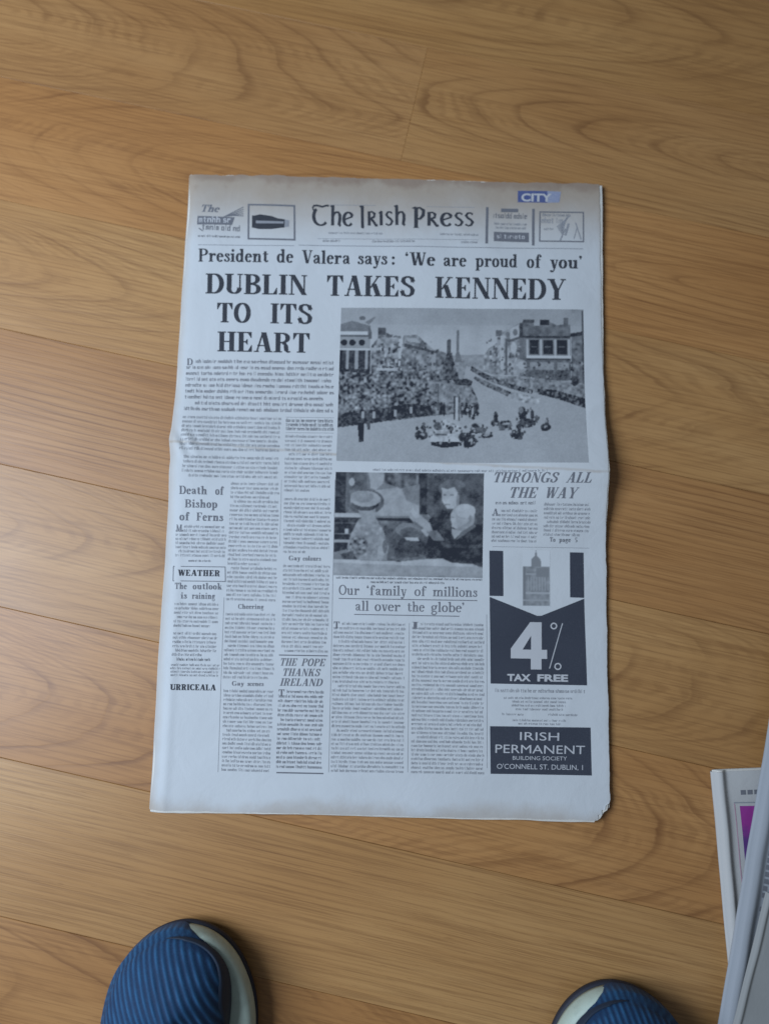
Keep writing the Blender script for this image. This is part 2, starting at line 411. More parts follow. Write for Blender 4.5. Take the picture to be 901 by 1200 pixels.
# ---- a bold high-contrast serif drawn stroke by stroke (cap height 1)
def arc(cx, cy, rx, ry, a0, a1, n=14):
    return [(cx + rx * math.cos(math.radians(a0 + (a1 - a0) * k / n)), cy + ry * math.sin(math.radians(a0 + (a1 - a0) * k / n))) for k in range(n + 1)]
class Face:
    def __init__(s, S=.20, h=.060, sl=.055): s.S, s.h, s.sl = S, h, sl
    def sweep(s, pts, w=None, wmul=1.0):
        pts = [np.array(p, float) for p in pts]; L, R = [], []
        for k, p in enumerate(pts):
            d = pts[min(k + 1, len(pts) - 1)] - pts[max(k - 1, 0)]; l = np.hypot(*d) or 1; d = d / l
            ww = w if w is not None else (s.h + (s.S - s.h) * abs(d[1]) ** 1.5) * wmul
            nrm = np.array([-d[1], d[0]]) * ww / 2
            L.append(tuple(p + nrm)); R.append(tuple(p - nrm))
        s.out.append(('s', L, R))
    def r(s, x0, y0, x1, y1): s.out.append(('p', [(x0, y0), (x1, y0), (x1, y1), (x0, y1)]))
    def p(s, *pts): s.out.append(('p', list(pts)))
    def stem(s, x, y0=0.0, y1=1.0, w=None, b=1, t=1, e=.085):
        w = s.S if w is None else w
        s.r(x, y0, x + w, y1)
        if b: s.r(x - e, y0, x + w + e, y0 + s.sl)
        if t == 1: s.r(x - e, y1 - s.sl, x + w + e, y1)
        if t == 2: s.p((x - e, y1 - s.sl * 1.6), (x, y1 - s.sl * 2.2), (x + .001, y1), (x - e, y1 - s.sl * .4))     # lower-case flag
        return x + w
    def diag(s, x0, y0, x1, y1, w): s.p((x0, y0), (x0 + w, y0), (x1 + w, y1), (x1, y1))
    def dot(s, cx, cy, r): s.out.append(('p', arc(cx, cy, r, r, 0, 330, 11)))
    def glyph(s, c):
        s.out = []; S, h, sl = s.S, s.h, s.sl; e = .085; X = .66
        o = s.out; w = .5
        if c == 'I': s.stem(e); w = S + 2 * e
        elif c == 'D':
            s.stem(e); s.sweep([(e + S / 2, 1 - h / 2)] + arc(.40, .5, .44 - S / 2 + .02, .5 - h / 2, 90, -90, 18) + [(e + S / 2, h / 2)]); w = .86
        elif c in 'OQ': s.sweep(arc(.42, .5, .42 - S / 2, .51 - h / 2, 0, 360, 30)); w = .84
        elif c in 'CG':
            s.sweep(arc(.42, .5, .42 - S / 2, .51 - h / 2, 52, 308 if c == 'C' else 290, 24))
            s.p((.70, .96), (.74, .96), (.74, .66), (.715, .66), (.62, .86)); w = .78
            if c == 'C': s.sweep([(.56, .045), (.68, .12), (.74, .28)], h)
            else: s.stem(.58, 0.02, .42, b=0); w = .86
        elif c == 'U':
            s.stem(e, .30, 1, b=0); s.r(.66, .30, .66 + h, 1); s.r(.57, 1 - sl, .66 + h + .1, 1)
            s.sweep(arc(.66 / 2 + e / 2 + h / 2 + .02, .31, (.66 + h / 2 - e - S / 2) / 2, .31 - h / 2, 180, 360, 14)); w = .84
        elif c == 'B':
            s.stem(e)
            s.sweep([(e + S / 2, 1 - h / 2)] + arc(.38, .755, .30 - S / 2 + .06, .245 - h / 2, 90, -90, 14) + [(e + S / 2, .51)])
            s.sweep([(e + S / 2, .51)] + arc(.40, .265, .32 - S / 2 + .07, .265 - h / 2, 90, -90, 14) + [(e + S / 2, h / 2)]); w = .80
        elif c in 'PR':
            s.stem(e)
            s.sweep([(e + S / 2, 1 - h / 2)] + arc(.38, .735, .32 - S / 2 + .06, .265 - h / 2, 90, -90, 14) + [(e + S / 2, .47)]); w = .76
            if c == 'R':
                s.sweep([(.40, .47), (.52, .43), (.57, .32), (.59, .12), (.66, .03), (.78, .04)], None, .95); w = .84
        elif c in 'LEF':
            s.stem(e); w = .74
            if c != 'F': s.r(e, 0, .70, sl); s.p((.70, 0), (.70, .34), (.67, .34), (.52, sl), (.52, 0))
            else: w = .70
            if c != 'L':
                s.r(e, 1 - sl, .68, 1); s.p((.68, 1), (.68, .70), (.65, .70), (.50, 1 - sl), (.50, 1))
                s.r(e, .5 - sl / 2, .50, .5 + sl / 2); s.p((.50, .36), (.50, .64), (.47, .64), (.38, .52), (.38, .48), (.47, .36))
        elif c == 'T':
            s.stem(.40 - S / 2, t=0); s.r(.02, 1 - sl, .78, 1); w = .80
            s.p((.02, 1), (.02, .66), (.05, .66), (.20, 1 - sl), (.20, 1)); s.p((.78, 1), (.78, .66), (.75, .66), (.60, 1 - sl), (.60, 1))
        elif c == 'H':
            a = s.stem(e); s.stem(.86 - e - S); s.r(a, .5 - sl / 2, .86 - e - S, .5 + sl / 2); w = .86
        elif c == 'N':
            s.r(.12, 0, .12 + h, 1); s.r(.02, 0, .28, sl); s.r(.70, 0, .70 + h, 1); s.r(.60, 1 - sl, .86, 1); s.r(.02, 1 - sl, .2, 1)
            s.diag(.63, 0, .06, 1, S * 1.05); w = .88
        elif c == 'M':
            s.r(.12, 0, .12 + h, 1); s.r(.02, 0, .28, sl); s.stem(.80); s.r(.02, 1 - sl, .2, 1); s.diag(.42, 0, .08, 1, S); s.diag(.52, 0, .80, 1, h * 1.1); w = 1.08
        elif c in 'AV':
            f = (lambda y: y) if c == 'A' else (lambda y: 1 - y)
            tk, tn = S * 1.08, h * 1.1
            if c == 'A':
                s.diag(.56, 0, .33, 1, tk); s.diag(.10, 0, .36, .94, tn); s.r(.16, .30, .62, .30 + sl)
                s.r(0, 0, .24, sl); s.r(.48, 0, .88, sl); w = .88
            else:
                s.diag(.33, 0, .08, 1, tk); s.diag(.44, .02, .68, 1, tn); s.r(0, 1 - sl, .38, 1); s.r(.58, 1 - sl, .84, 1); w = .82
        elif c == 'W':
            tk, tn = S * .98, h * 1.1
            s.diag(.26, 0, .08, 1, tk); s.diag(.36, .02, .52, 1, tn); s.diag(.66, 0, .46, 1, tk); s.diag(.78, .02, .96, 1, tn)
            s.r(0, 1 - sl, .34, 1); s.r(.42, 1 - sl, .70, 1); s.r(.88, 1 - sl, 1.10, 1); w = 1.10
        elif c == 'K':
            s.stem(e); s.diag(.27, .40, .66, 1, h * 1.2); s.diag(.58, 0, .36, .62, S * 1.05); s.r(.55, 1 - sl, .82, 1); s.r(.48, 0, .90, sl); w = .90
        elif c == 'Y':
            s.stem(.44 - S / 2, 0, .46, t=0); s.diag(.44 - S / 2, .44, .08, 1, S * 1.0); s.diag(.47, .44, .74, 1, h * 1.1)
            s.r(0, 1 - sl, .36, 1); s.r(.62, 1 - sl, .88, 1); w = .88
        elif c == 'S':
            s.sweep([(.60, .72), (.55, .88), (.42, .965), (.27, .96), (.15, .88), (.13, .76), (.20, .65), (.36, .55), (.52, .45), (.585, .32), (.56, .16), (.44, .05), (.28, .035), (.14, .12), (.08, .30)], None, 1.0)
            s.r(.60, .66, .635, .97); s.r(.055, .03, .09, .36); w = .68
        # ---- lower case
        elif c == 'i': s.stem(e, 0, X, t=2); s.dot(e + S / 2, .88, .11); w = S + 2 * e
        elif c == 'l': s.stem(e, 0, 1.02, t=2); w = S + 2 * e
        elif c in 'nmhru':
            if c == 'u':
                s.stem(.08, .18, X, b=0, t=2); s.stem(.44, 0, X, b=0, t=2); s.r(.44, 0, .44 + S + .07, sl)
                s.sweep([(.08 + S / 2, .22), (.12 + S / 2, .07), (.30 + .02, h / 2), (.42, .06), (.50, .16)]); w = .72
            else:
                s.stem(e, 0, 1.02 if c == 'h' else X, t=2)
                if c == 'r':
                    s.sweep([(e + S - .02, .44), (.34, .58), (.44, X - h / 2), (.50, X - .05)], h * 1.2); s.dot(.48, .54, .10); w = .57
                else:
                    k = 2 if c == 'm' else 1; st = .36
                    for q in range(k):
                        x0 = e + st * q
                        s.sweep([(x0 + S - .02, .46), (x0 + S + .05, .60), (x0 + S / 2 + .23, X - h / 2), (x0 + st + S / 2 - .02, .60), (x0 + st + S / 2, .48)], None)
                        s.stem(x0 + st, 0, .5, t=0)
                    w = e * 2 + st * k + S
        elif c == 'o': s.sweep(arc(.29, X / 2, .29 - S / 2 + .01, X / 2 + .01 - h / 2, 0, 360, 24)); w = .58
        elif c in 'ec':
            s.sweep(arc(.28, X / 2, .28 - S / 2 + .01, X / 2 + .01 - h / 2, 10 if c == 'e' else 50, 322, 22)); w = .54
            if c == 'e': s.r(.08, .355, .53, .355 + h * .9); s.p((.36, .36), (.535, .36), (.52, .48), (.40, .50))
            else: s.dot(.45, .50, .09)
        elif c in 'dbpqg' and c != 'g':
            if c in 'dq':
                s.sweep(arc(.27, X / 2, .27 - S / 2 + .01, X / 2 + .01 - h / 2, 40, 320, 20)); s.stem(.38, 0 if c == 'd' else -.30, 1.02 if c == 'd' else X, b=0 if c == 'd' else 1, t=2)
                if c == 'd': s.r(.38, 0, .38 + S + .07, sl)
            else:
                s.stem(.07, -.30 if c == 'p' else 0, X if c == 'p' else 1.02, b=1 if c == 'p' else 0, t=2); s.sweep(arc(.36, X / 2, .29 - S / 2 + .01, X / 2 + .01 - h / 2, 140, -140, 20))
            w = .67
        elif c == 'a':
            s.sweep([(.11, .50), (.18, .61), (.30, X - h / 2), (.40, .60), (.42, .46)], None); s.stem(.33, .06, .48, b=0, t=0); s.sweep([(.43, .12), (.48, .035), (.58, .05)], h * 1.3)
            s.sweep([(.36, .39), (.18, .32), (.115, .20), (.16, .06), (.28, .05), (.38, .16)], None, .9); s.dot(.12, .51, .08); w = .60
        elif c == 's':
            s.sweep([(.38, .46), (.34, .58), (.24, X - h / 2), (.14, .60), (.12, .50), (.22, .40), (.34, .30), (.395, .18), (.32, .05), (.20, h / 2), (.10, .08), (.06, .20)], None, .9); s.r(.37, .44, .405, X); s.r(.045, 0, .08, .22); w = .45
        elif c in 'tf':
            if c == 't': s.r(.12, .08, .12 + S, .84); s.r(.02, X - sl, .46, X); s.sweep([(.12 + S / 2, .14), (.26, .04), (.36, .04), (.44, .14)], h * 1.3); w = .47
            else: s.stem(.12, 0, .84, t=0); s.r(.02, X - sl, .46, X); s.sweep([(.12 + S / 2, .80), (.26, .98), (.38, 1.0), (.46, .92)], None, .8); s.dot(.44, .88, .09); w = .48
        elif c in 'vyw':
            tk, tn = S * .95, h * 1.1
            s.diag(.22, 0, .06, X, tk); s.diag(.30, .02, .46, X, tn); s.r(0, X - sl, .30, X); s.r(.38, X - sl, .58, X); w = .56
            if c == 'y': s.sweep([(.34, .06), (.26, -.20), (.16, -.29)], h * 1.2); s.dot(.10, -.22, .09)
            if c == 'w': s.diag(.52, 0, .36, X, tk); s.diag(.60, .02, .76, X, tn); s.r(.68, X - sl, .86, X); w = .86
        elif c == 'k': s.stem(e, 0, 1.02, t=2); s.diag(.27, .26, .48, X, h * 1.2); s.diag(.42, 0, .30, .38, S); s.r(.40, X - sl, .62, X); s.r(.36, 0, .68, sl); w = .68
        elif c == 'g':
            s.sweep(arc(.27, .44, .25 - S / 2 + .01, .23 - h / 2, 0, 360, 20)); s.sweep([(.14, .26), (.07, .16), (.14, .09), (.40, .06), (.52, -.04), (.50, -.18), (.36, -.28), (.18, -.27), (.06, -.18), (.10, -.04), (.2, .06)], h * 1.5); s.dot(.52, .62, .075); w = .60
        # ---- marks
        elif c == ':': s.dot(.12, .12, .11); s.dot(.12, .54, .11); w = .24
        elif c == '.': s.dot(.12, .10, .11); w = .24
        elif c == '`': s.dot(.10, .80, .10); s.p((.02, .80), (.06, .98), (.14, 1.02), (.12, .92), (.10, .80)); w = .24
        elif c == "'": s.dot(.10, .90, .10); s.p((.19, .90), (.14, .72), (.06, .68), (.09, .78), (.10, .88)); w = .24
        elif c == '5': s.sweep([(.12, .10), (.25, h / 2), (.42, .14), (.44, .34), (.34, .50), (.16, .52)], None, .9); s.r(.12, .5, .12 + h, 1); s.r(.12, .88, .48, 1); w = .54
        elif c == ' ': w = .45
        return o, w
    def width(s, txt, tr=.05): return sum(s.glyph(c)[1] + tr for c in txt) - tr
BOLD, MED, LITE = Face(.215, .070, .065), Face(.17, .070, .06), Face(.125, .065, .05)

def word(pr, txt, x0, y0, x1, y1, cap, face=BOLD, tr=.05, italic=0.0):
    """set txt on the baseline (x0,y0)-(x1,y1), stretched to that width"""
    d = np.array([x1 - x0, y1 - y0], float); L = np.hypot(*d); d /= L; up = np.array([d[1], -d[0]])
    k = L / face.width(txt, tr); cur = 0.0
    def T(p): return tuple(np.array([x0, y0]) + d * ((cur + p[0]) * k + italic * p[1] * cap) + up * p[1] * cap)
    for c in txt:
        g, w = face.glyph(c)
        for it in g:
            if it[0] == 'p': pr.poly([T(p) for p in it[1]])
            else: pr.strip([T(p) for p in it[1]], [T(p) for p in it[2]])
        cur += w + tr

# ---- small type that cannot be read: letter-like marks set in words and lines
PAT = [[(0, 0, .3, 1), (0, .75, 1, 1), (.7, 0, 1, .9)], [(0, 0, .3, 1), (.7, 0, 1, 1), (0, 0, 1, .2), (0, .8, 1, 1)],
       [(0, 0, .3, 1), (0, 0, .9, .2), (0, .45, 1, .6), (0, .8, .9, 1), (.7, .5, 1, 1)], [(.35, 0, .65, 1.5)], [(.35, 0, .65, 1)],
       [(.3, 0, .6, 1.3), (0, .85, .9, 1), (.3, 0, .9, .15)], [(.7, 0, 1, 1.5), (0, 0, .3, 1), (0, 0, 1, .2), (0, .8, 1, 1)],
       [(0, 0, .3, 1.5), (0, .75, 1, 1), (.7, 0, 1, .9)], [(0, .8, .9, 1), (0, .45, .3, 1), (0, .4, 1, .6), (.7, 0, 1, .6), (0, 0, 1, .2)],
       [(0, 0, .3, 1), (.2, .7, 1, 1)], [(0, 0, .25, 1), (.4, 0, .6, 1), (.78, 0, 1, 1), (0, .8, 1, 1)]]
def small_type(pr, tl, tr_, br, bl, pitch, seed, xh=.46, lw=None, indent=.12, last=.6, para=9, ragged=0.0, lead=None):
    r = random.Random(seed)
    tl, tr_, br, bl = [np.array(p, float) for p in (tl, tr_, br, bl)]
    H = (np.hypot(*(bl - tl)) + np.hypot(*(br - tr_))) / 2
    n = max(1, int(round(H / pitch))); lw = lw or pitch * .36
    left = r.randint(3, para)
    for k in range(n):
        w = (k + .78) / n
        a = tl + (bl - tl) * w; b = tr_ + (br - tr_) * w
        L = np.hypot(*(b - a)); d = (b - a) / L; up = np.array([d[1], -d[0]])
        c, end = 0.0, L
        left -= 1
        if left == 0 or k == n - 1: end = L * r.choice((1.0, 1.0, r.uniform(.4, .95))) if last else L
        if left < 0: c = L * indent * .6; left = r.randint(6, para + 8)
        if ragged: c += r.uniform(0, ragged) * L; end -= r.uniform(0, ragged) * L
        if k == 0 and lead: c = lead
        while c < end - lw:
            for _ in range(r.choice((2, 3, 3, 4, 5, 6, 7, 8))):
                if c > end - lw * .8: break
                P = r.choice(PAT); wd = lw * (.45 if len(P) == 1 else r.uniform(.72, .95)); hgt = pitch * xh
                for (x0, y0, x1, y1) in P:
                    q = [a + d * (c + x * wd) + up * (y * hgt) for x, y in ((x0, y0), (x1, y0), (x1, y1), (x0, y1))]
                    pr.poly([tuple(p) for p in q])
                c += wd + lw * .20
            c += lw * .55

# ---- masthead: uncial lettering
um = Face(.19, .085, .05)
def uncial(pr):
    F = um
    def run(x0, y0, x1, y1, cap, parts, tot):
        d = np.array([x1 - x0, y1 - y0], float); L = np.hypot(*d); d /= L; up = np.array([d[1], -d[0]]); k = L / tot
        for ox, fn in parts:
            F.out = []; fn()
            for it in F.out:
                T = lambda p: tuple(np.array([x0, y0]) + d * ((ox + p[0]) * k) + up * p[1] * cap)
                if it[0] == 'p': pr.poly([T(p) for p in it[1]])
                else: pr.strip([T(p) for p in it[1]], [T(p) for p in it[2]])
    def uT():
        F.sweep(arc(.52, .46, .42, .45, 128, 318, 20), None, 1.05); F.sweep([(.02, .84), (.10, .98), (.30, .99), (.60, .93), (.86, 1.0), (.98, .97)], .10); F.sweep([(.04, .82), (.12, .74)], .09)
    def uh():
        F.r(.04, 0, .22, .98); F.p((-.05, .98), (.04, .90), (.22, .98), (.16, 1.04)); F.sweep([(.16, .52), (.30, .66), (.46, .66), (.55, .52), (.55, .28), (.50, .06), (.60, -.02)], None, .95)
    def ue():
        F.sweep(arc(.32, .33, .26, .33, 25, 320, 20)); F.sweep([(.12, .30), (.34, .38), (.58, .46)], .085)
    def uI(): F.r(.04, -.10, .22, 1.0); F.p((-.06, 1.0), (.04, .90), (.22, 1.02), (.14, 1.05)); F.p((.04, -.10), (.22, -.10), (.16, -.16))
    def uR():
        F.r(.04, 0, .21, .72); F.sweep([(.04, .68), (.30, .70), (.44, .60), (.42, .44), (.22, .36)], None, .9); F.sweep([(.22, .36), (.38, .20), (.52, .0), (.62, .02)], .14)
    def ui(): F.r(.04, 0, .22, .70); F.p((-.04, .64), (.04, .60), (.22, .72), (.12, .75))
    def us(): F.sweep([(.42, .60), (.30, .68), (.16, .66), (.08, .54), (.16, .42), (.32, .32), (.42, .20), (.34, .05), (.20, .0), (.04, .08)], None, .85)
    def uP():
        F.r(.06, -.12, .25, .94); F.p((-.08, .92), (.06, .86), (.25, .94), (.10, 1.0)); F.sweep([(.10, .92), (.36, .93), (.54, .80), (.52, .54), (.36, .36), (.22, .36)], None, 1.0); F.p((0, -.12), (.32, -.12), (.25, -.06), (.06, -.06))
    run(365.5, 264.0, 414, 264.6, 23.5, [(0, uT), (1.08, uh), (1.80, ue)], 2.42)
    run(421, 264.4, 475.5, 263.6, 23.0, [(.06, uI), (.46, uR), (1.16, ui), (1.52, us), (2.08, uh)], 2.74)
    run(482, 264.6, 555, 264.8, 22.6, [(.08, uP), (.78, uR), (1.50, ue), (2.20, us), (2.74, us)], 3.22)
def rule(mat, *lines):
    for L in lines:
        q = Print(); q.line(*L); q.build('rule', mat)
pr = Print(); uncial(pr); pr.build('masthead_title', M_INK, label='newspaper title in rounded uncial letters')
pr = Print()
for x0, x1, y in ((378, 399, 282.6), (436, 488, 283.2), (540, 560, 284.2)): small_type(pr, (x0, y - 2.4), (x1, y - 2.3), (x1, y + 1.7), (x0, y + 1.6), 4.2, int(x0), last=0)
small_type(pr, (515, 272.4), (560, 273.4), (560, 277.4), (515, 276.4), 4.0, 81, last=0)
small_type(pr, (385, 271.4), (450, 272.0), (450, 275.4), (385, 274.8), 4.0, 82, last=0, lw=2.2)
pr.build('dateline', M_INK_BODY)['kind'] = 'stuff'
rule(M_INK_BODY, (232, 286.5, 345, 288, .7), (350, 287.3, 683, 291.5, .8, 30), (372, 279.6, 560, 281, .5, 16), (385, 240.2, 440, 240.6, .5), (500, 242, 556, 243, .5))

# masthead advertisements
pr = Print()
def box(pr, x0, y0, x1, y1, w, sk=0.0, seg=6):
    pr.line(x0, y0, x1, y0 + sk, w, seg); pr.line(x0, y1, x1, y1 + sk, w, seg); pr.line(x0, y0 - w / 2, x0 - .4, y1 + w / 2, w, seg); pr.line(x1, y0 + sk - w / 2, x1 + .3, y1 + sk + w / 2, w, seg)
box(pr, 291.5, 239.8, 345, 279.4, 2.0, 1.6); adframe = pr.build('advertisement', M_INK_GREY, label='small boxed masthead advertisement showing a dark tube')
pr = Print(); pr.quad([(295.5, 252.3), (334, 257.0), (333.5, 266.8), (295.3, 266.6)], 6, 3); pr.quad([(296.0, 266.6), (331, 266.8), (318, 268.4), (303, 268.2)], 4, 1); pr.quad([(298, 252.6), (326, 256), (318, 253.2), (305, 251.2)], 4, 1)
pr.build('picture', M_INK, adframe)
pr = Print(); pr.quad([(300, 258.4), (332.6, 259.6), (332.6, 262.0), (300, 261.6)], 6, 1); pr.quad([(333.8, 257.4), (339, 258.2), (338.6, 265.6), (333.4, 266.2)], 2, 2); pr.build('highlight', M_INK_BODY, adframe, .00016)
pr = Print()
pr2 = Print()
word(pr, 'The', 234.5, 247.6, 256, 248.4, 8.5, BOLD, .02, .3); pr.quad([(231.5, 252.4), (275, 254.4), (272, 263.4), (231.0, 262.6)], 6, 2)
for k in range(5): pr.sweep = None; pr.line(262 + k * 2.6, 254 - k * .4, 285.5, 242.4 + k * 2.6, 1.0, 3)
small_type(pr2, (233.5, 254.2), (272, 256.0), (271, 262.4), (233, 261.8), 7.6, 12, xh=.66, lw=5.0, last=0)
small_type(pr, (238, 263.0), (284, 265.6), (284, 272.6), (236, 270.2), 7.2, 5, xh=.66, lw=4.2, last=0, para=99)
pr.line(233, 267, 238, 270.5, 1.2, 2)
small_type(pr, (232, 274.4), (282, 275.8), (282, 279.4), (232, 278.0), 3.8, 15, last=0)
adv = pr.build('advertisement', M_INK_GREY, label='masthead advertisement in script lettering'); pr2.build('lettering', M_WHITE, adv, .00024)
rule(M_INK_GREY, (570.8, 242.5, 570.0, 285.2, 3.0, 10), (624.8, 244.5, 624.6, 287.5, 3.0, 10))
pr = Print(); pr.quad([(587, 244.0), (607, 244.4), (607, 248.4), (587, 248.2)], 3, 1)
small_type(pr, (577.5, 250.0), (618, 251.4), (618.5, 257.6), (577.5, 256.4), 6.6, 17, xh=.66, lw=3.4, last=0, para=99)
pr.quad([(578.5, 271.2), (619.5, 272.2), (619.5, 283.6), (578.5, 282.2)], 5, 2)
adv = pr.build('advertisement', M_INK_GREY, label='small masthead advertisement with a dark panel')
pr = Print(); small_type(pr, (582, 273.6), (616, 274.4), (616, 281.2), (582, 280.4), 7.2, 19, xh=.5, lw=3.8, last=0, para=99); pr.build('lettering', M_WHITE, adv, .00024)
pr = Print(); small_type(pr, (578, 259.5), (619, 260.5), (619, 269.5), (578, 268.5), 4.6, 18, last=0, ragged=.1); pr.build('text', M_INK_BODY, adv)
pr = Print(); box(pr, 632.5, 248.2, 683, 282.4, 1.5, .8)
adv = pr.build('advertisement', M_INK_GREY, label='small boxed masthead advertisement with a figure')
pr = Print(); small_type(pr, (635, 250.0), (668, 250.8), (668, 254.8), (635, 254.0), 4.2, 21, last=0, xh=.6)
small_type(pr, (634, 256.4), (660, 257.0), (660, 263.0), (634, 262.4), 6.4, 22, xh=.7, lw=3.6, last=0); small_type(pr, (637, 266.4), (649, 266.6), (649, 270.4), (637, 270.2), 4.0, 23, last=0)
for k in range(7): pr.line(652 + k, 266 + k * 1.5, 668 - k * .8, 252.5 + k * .4, .9, 3)
pr.line(674, 261, 680.5, 281, 1.2, 4); pr.line(662, 268, 656, 282, 1.6, 4); pr.line(666, 262, 662, 276, 2.4, 3); pr.line(676, 266, 672, 280, 1.0, 3); pr.build('picture', M_INK_BODY, adv)

# blue edition stamp
pr = Print(); pr.quad([(606.5, 223.4), (641, 224.0), (641, 237.6), (606.5, 236.8)], 6, 2); stamp = pr.build('edition_stamp', M_BLUE, label='blue edition stamp fading to the right')
pr = Print(); pr.quad([(641, 224.0), (657, 224.8), (655, 237.2), (641, 237.6)], 3, 2); pr.build('faded_end', M_BLUE_PALE, stamp)

# ---- sans lettering from the built-in font
def sans(pr, txt, x0, y0, x1, y1, cap, bold=.0):
    cu = bpy.data.curves.new('t', 'FONT'); cu.body = txt; cu.offset = bold; cu.resolution_u = 4
    ob = bpy.data.objects.new('t', cu); COL.objects.link(ob)
    me = bpy.data.meshes.new_from_object(ob.evaluated_get(bpy.context.evaluated_depsgraph_get()))
    P = np.array([v.co[:2] for v in me.vertices]); lo, hi = P.min(0), P.max(0)
    d = np.array([x1 - x0, y1 - y0], float); L = np.hypot(*d); d /= L; up = np.array([d[1], -d[0]])
    capf = hi[1] - max(lo[1], -.02)
    Q = np.array([x0, y0]) + np.outer((P[:, 0] - lo[0]) / (hi[0] - lo[0]) * L, d) + np.outer(P[:, 1] / capf * cap, up)
    n = len(pr.v); pr.v += [tuple(q) for q in Q]; pr.f += [tuple(n + i for i in f.vertices) for f in me.polygons]
    bpy.data.objects.remove(ob); bpy.data.curves.remove(cu); bpy.data.meshes.remove(me)
pr = Print(); sans(pr, 'CITY', 610.5, 235.4, 646, 236.2, 9.2, .035); pr.build('lettering', M_WHITE, stamp, .00024)

# ---- headlines
pr = Print()
for t, x0, y0, x1, y1 in (('President', 232.5, 306.3, 314.5, 307.4), ('de', 324.5, 307.6, 343.5, 307.9), ('Valera', 353.5, 308.3, 410, 309.3), ('says', 419, 309.6, 453.5, 310.2), (':', 458.8, 310.6, 462.6, 310.6),
                          ('`We', 474.5, 311.2, 509.5, 311.7), ('are', 519, 312.0, 546, 312.4), ('proud', 557, 312.6, 606, 313.3), ('of', 617, 313.6, 633.5, 313.8), ("you'", 644, 314.2, 682, 314.8)):
    word(pr, t, x0, y0, x1, y1, 15.4, Face(.20, .075, .065), .055)
pr.build('headline', M_INK, label='kicker line above the main headline')
pr = Print()
HF = Face(.225, .070, .062)
word(pr, 'DUBLIN', 241, 344.0, 360, 345.8, 23.6, HF, .045); word(pr, 'TAKES', 382.5, 346.2, 485.5, 347.9, 24.0, HF, .045); word(pr, 'KENNEDY', 509.5, 349.2, 662.5, 351.8, 24.8, HF, .045)
word(pr, 'TO', 254, 378.0, 294, 378.6, 23.2, HF, .045); word(pr, 'ITS', 317, 379.0, 365.5, 379.8, 23.4, HF, .05); word(pr, 'HEART', 255, 411.8, 363, 413.6, 23.2, HF, .045)
pr.build('headline', M_INK, label='main headline in large black serif capitals')
pr = Print()
word(pr, 'THRONGS', 576, 565.6, 649, 567.6, 11.4, BOLD, .07, .28); word(pr, 'ALL', 659.5, 567.8, 688, 568.4, 11.6, BOLD, .07, .28)
word(pr, 'THE', 594.5, 583.8, 626, 584.6, 12.4, BOLD, .07, .28); word(pr, 'WAY', 635.5, 584.8, 672, 585.6, 12.4, BOLD, .07, .28)
pr.build('headline', M_INK_GREY, label='italic capitals headline beside the pictures')
pr = Print()
for t, x0, y0, x1, y1 in (('Our', 397, 697.0, 421, 697.3), ('`family', 429.5, 697.5, 476, 698.2), ('of', 485.5, 698.4, 499, 698.6), ('millions', 507, 698.8, 559, 699.6), ('all', 416, 715.6, 432, 715.8), ('over', 439, 716, 469, 716.4), ('the', 477, 716.6, 497, 716.8), ("globe'", 505, 717.0, 544, 717.6)):
    word(pr, t, x0, y0, x1, y1, 11.6, Face(.15, .07, .06), .06)
rule(M_INK_GREY, (397, 701.3, 559, 703.8, 1.0, 18), (415, 720.0, 538, 722.2, 1.0, 14))
pr.build('headline', M_INK_GREY, label='underlined two line headline below the smaller picture')
pr = Print()
for t, x0, y0, x1, y1 in (('Death', 210.5, 579.0, 243, 579.6), ('of', 252.5, 579.8, 262, 580), ('Bishop', 217, 594.8, 255, 595.4), ('of', 210.5, 609.8, 222, 610), ('Ferns', 230.5, 610.2, 261.5, 610.8)):
    word(pr, t, x0, y0, x1, y1, 9.6, BOLD, .06)
pr.build('headline', M_INK_GREY, label='three line headline in the outer column')
pr = Print(); word(pr, 'WEATHER', 208.5, 674.6, 258, 675.4, 7.2, Face(.26, .10, .09), .06); hd = pr.build('headline', M_INK, label='boxed weather heading')
pr = Print(); box(pr, 203.2, 663.6, 264, 680.6, .9, .8); pr.build('frame', M_INK_GREY, hd)
pr = Print()
for t, x0, y0, x1, y1 in (('The', 205, 690.2, 219, 690.4), ('outlook', 226, 690.5, 260, 690.9), ('is', 212, 701.4, 219, 701.5), ('raining', 225, 701.7, 252, 702.1)): word(pr, t, x0, y0, x1, y1, 7.4, BOLD, .07)
pr.build('headline', M_INK_GREY)
pr = Print(); word(pr, 'URRICEALA', 199.8, 808.6, 253, 809.2, 7.0, Face(.27, .11, .09), .04); pr.build('headline', M_INK)
pr = Print()
word(pr, 'THE', 327.5, 780.0, 347, 780.3, 8.8, BOLD, .07, .25); word(pr, 'POPE', 353, 780.4, 380, 780.8, 8.8, BOLD, .07, .25); word(pr, 'THANKS', 330.5, 792.0, 374, 792.6, 8.8, BOLD, .07, .25); word(pr, 'IRELAND', 328, 803.6, 377, 804.2, 8.8, BOLD, .07, .25)
rule(M_INK_GREY, (327, 767.6, 384, 768.6, 1.3, 6), (324, 905.4, 379, 906.4, 1.6, 6))
pr.build('headline', M_INK_GREY, label='italic capitals headline low in the third column')
pr = Print()
word(pr, 'Cheering', 279, 713.4, 309, 713.8, 5.6, BOLD, .06); pr.build('headline', M_INK_GREY)
pr = Print(); word(pr, 'Gay', 272, 803.4, 286, 803.6, 5.2, BOLD, .06); word(pr, 'scenes', 290, 803.7, 309, 804, 5.2, BOLD, .06); pr.build('headline', M_INK_GREY)
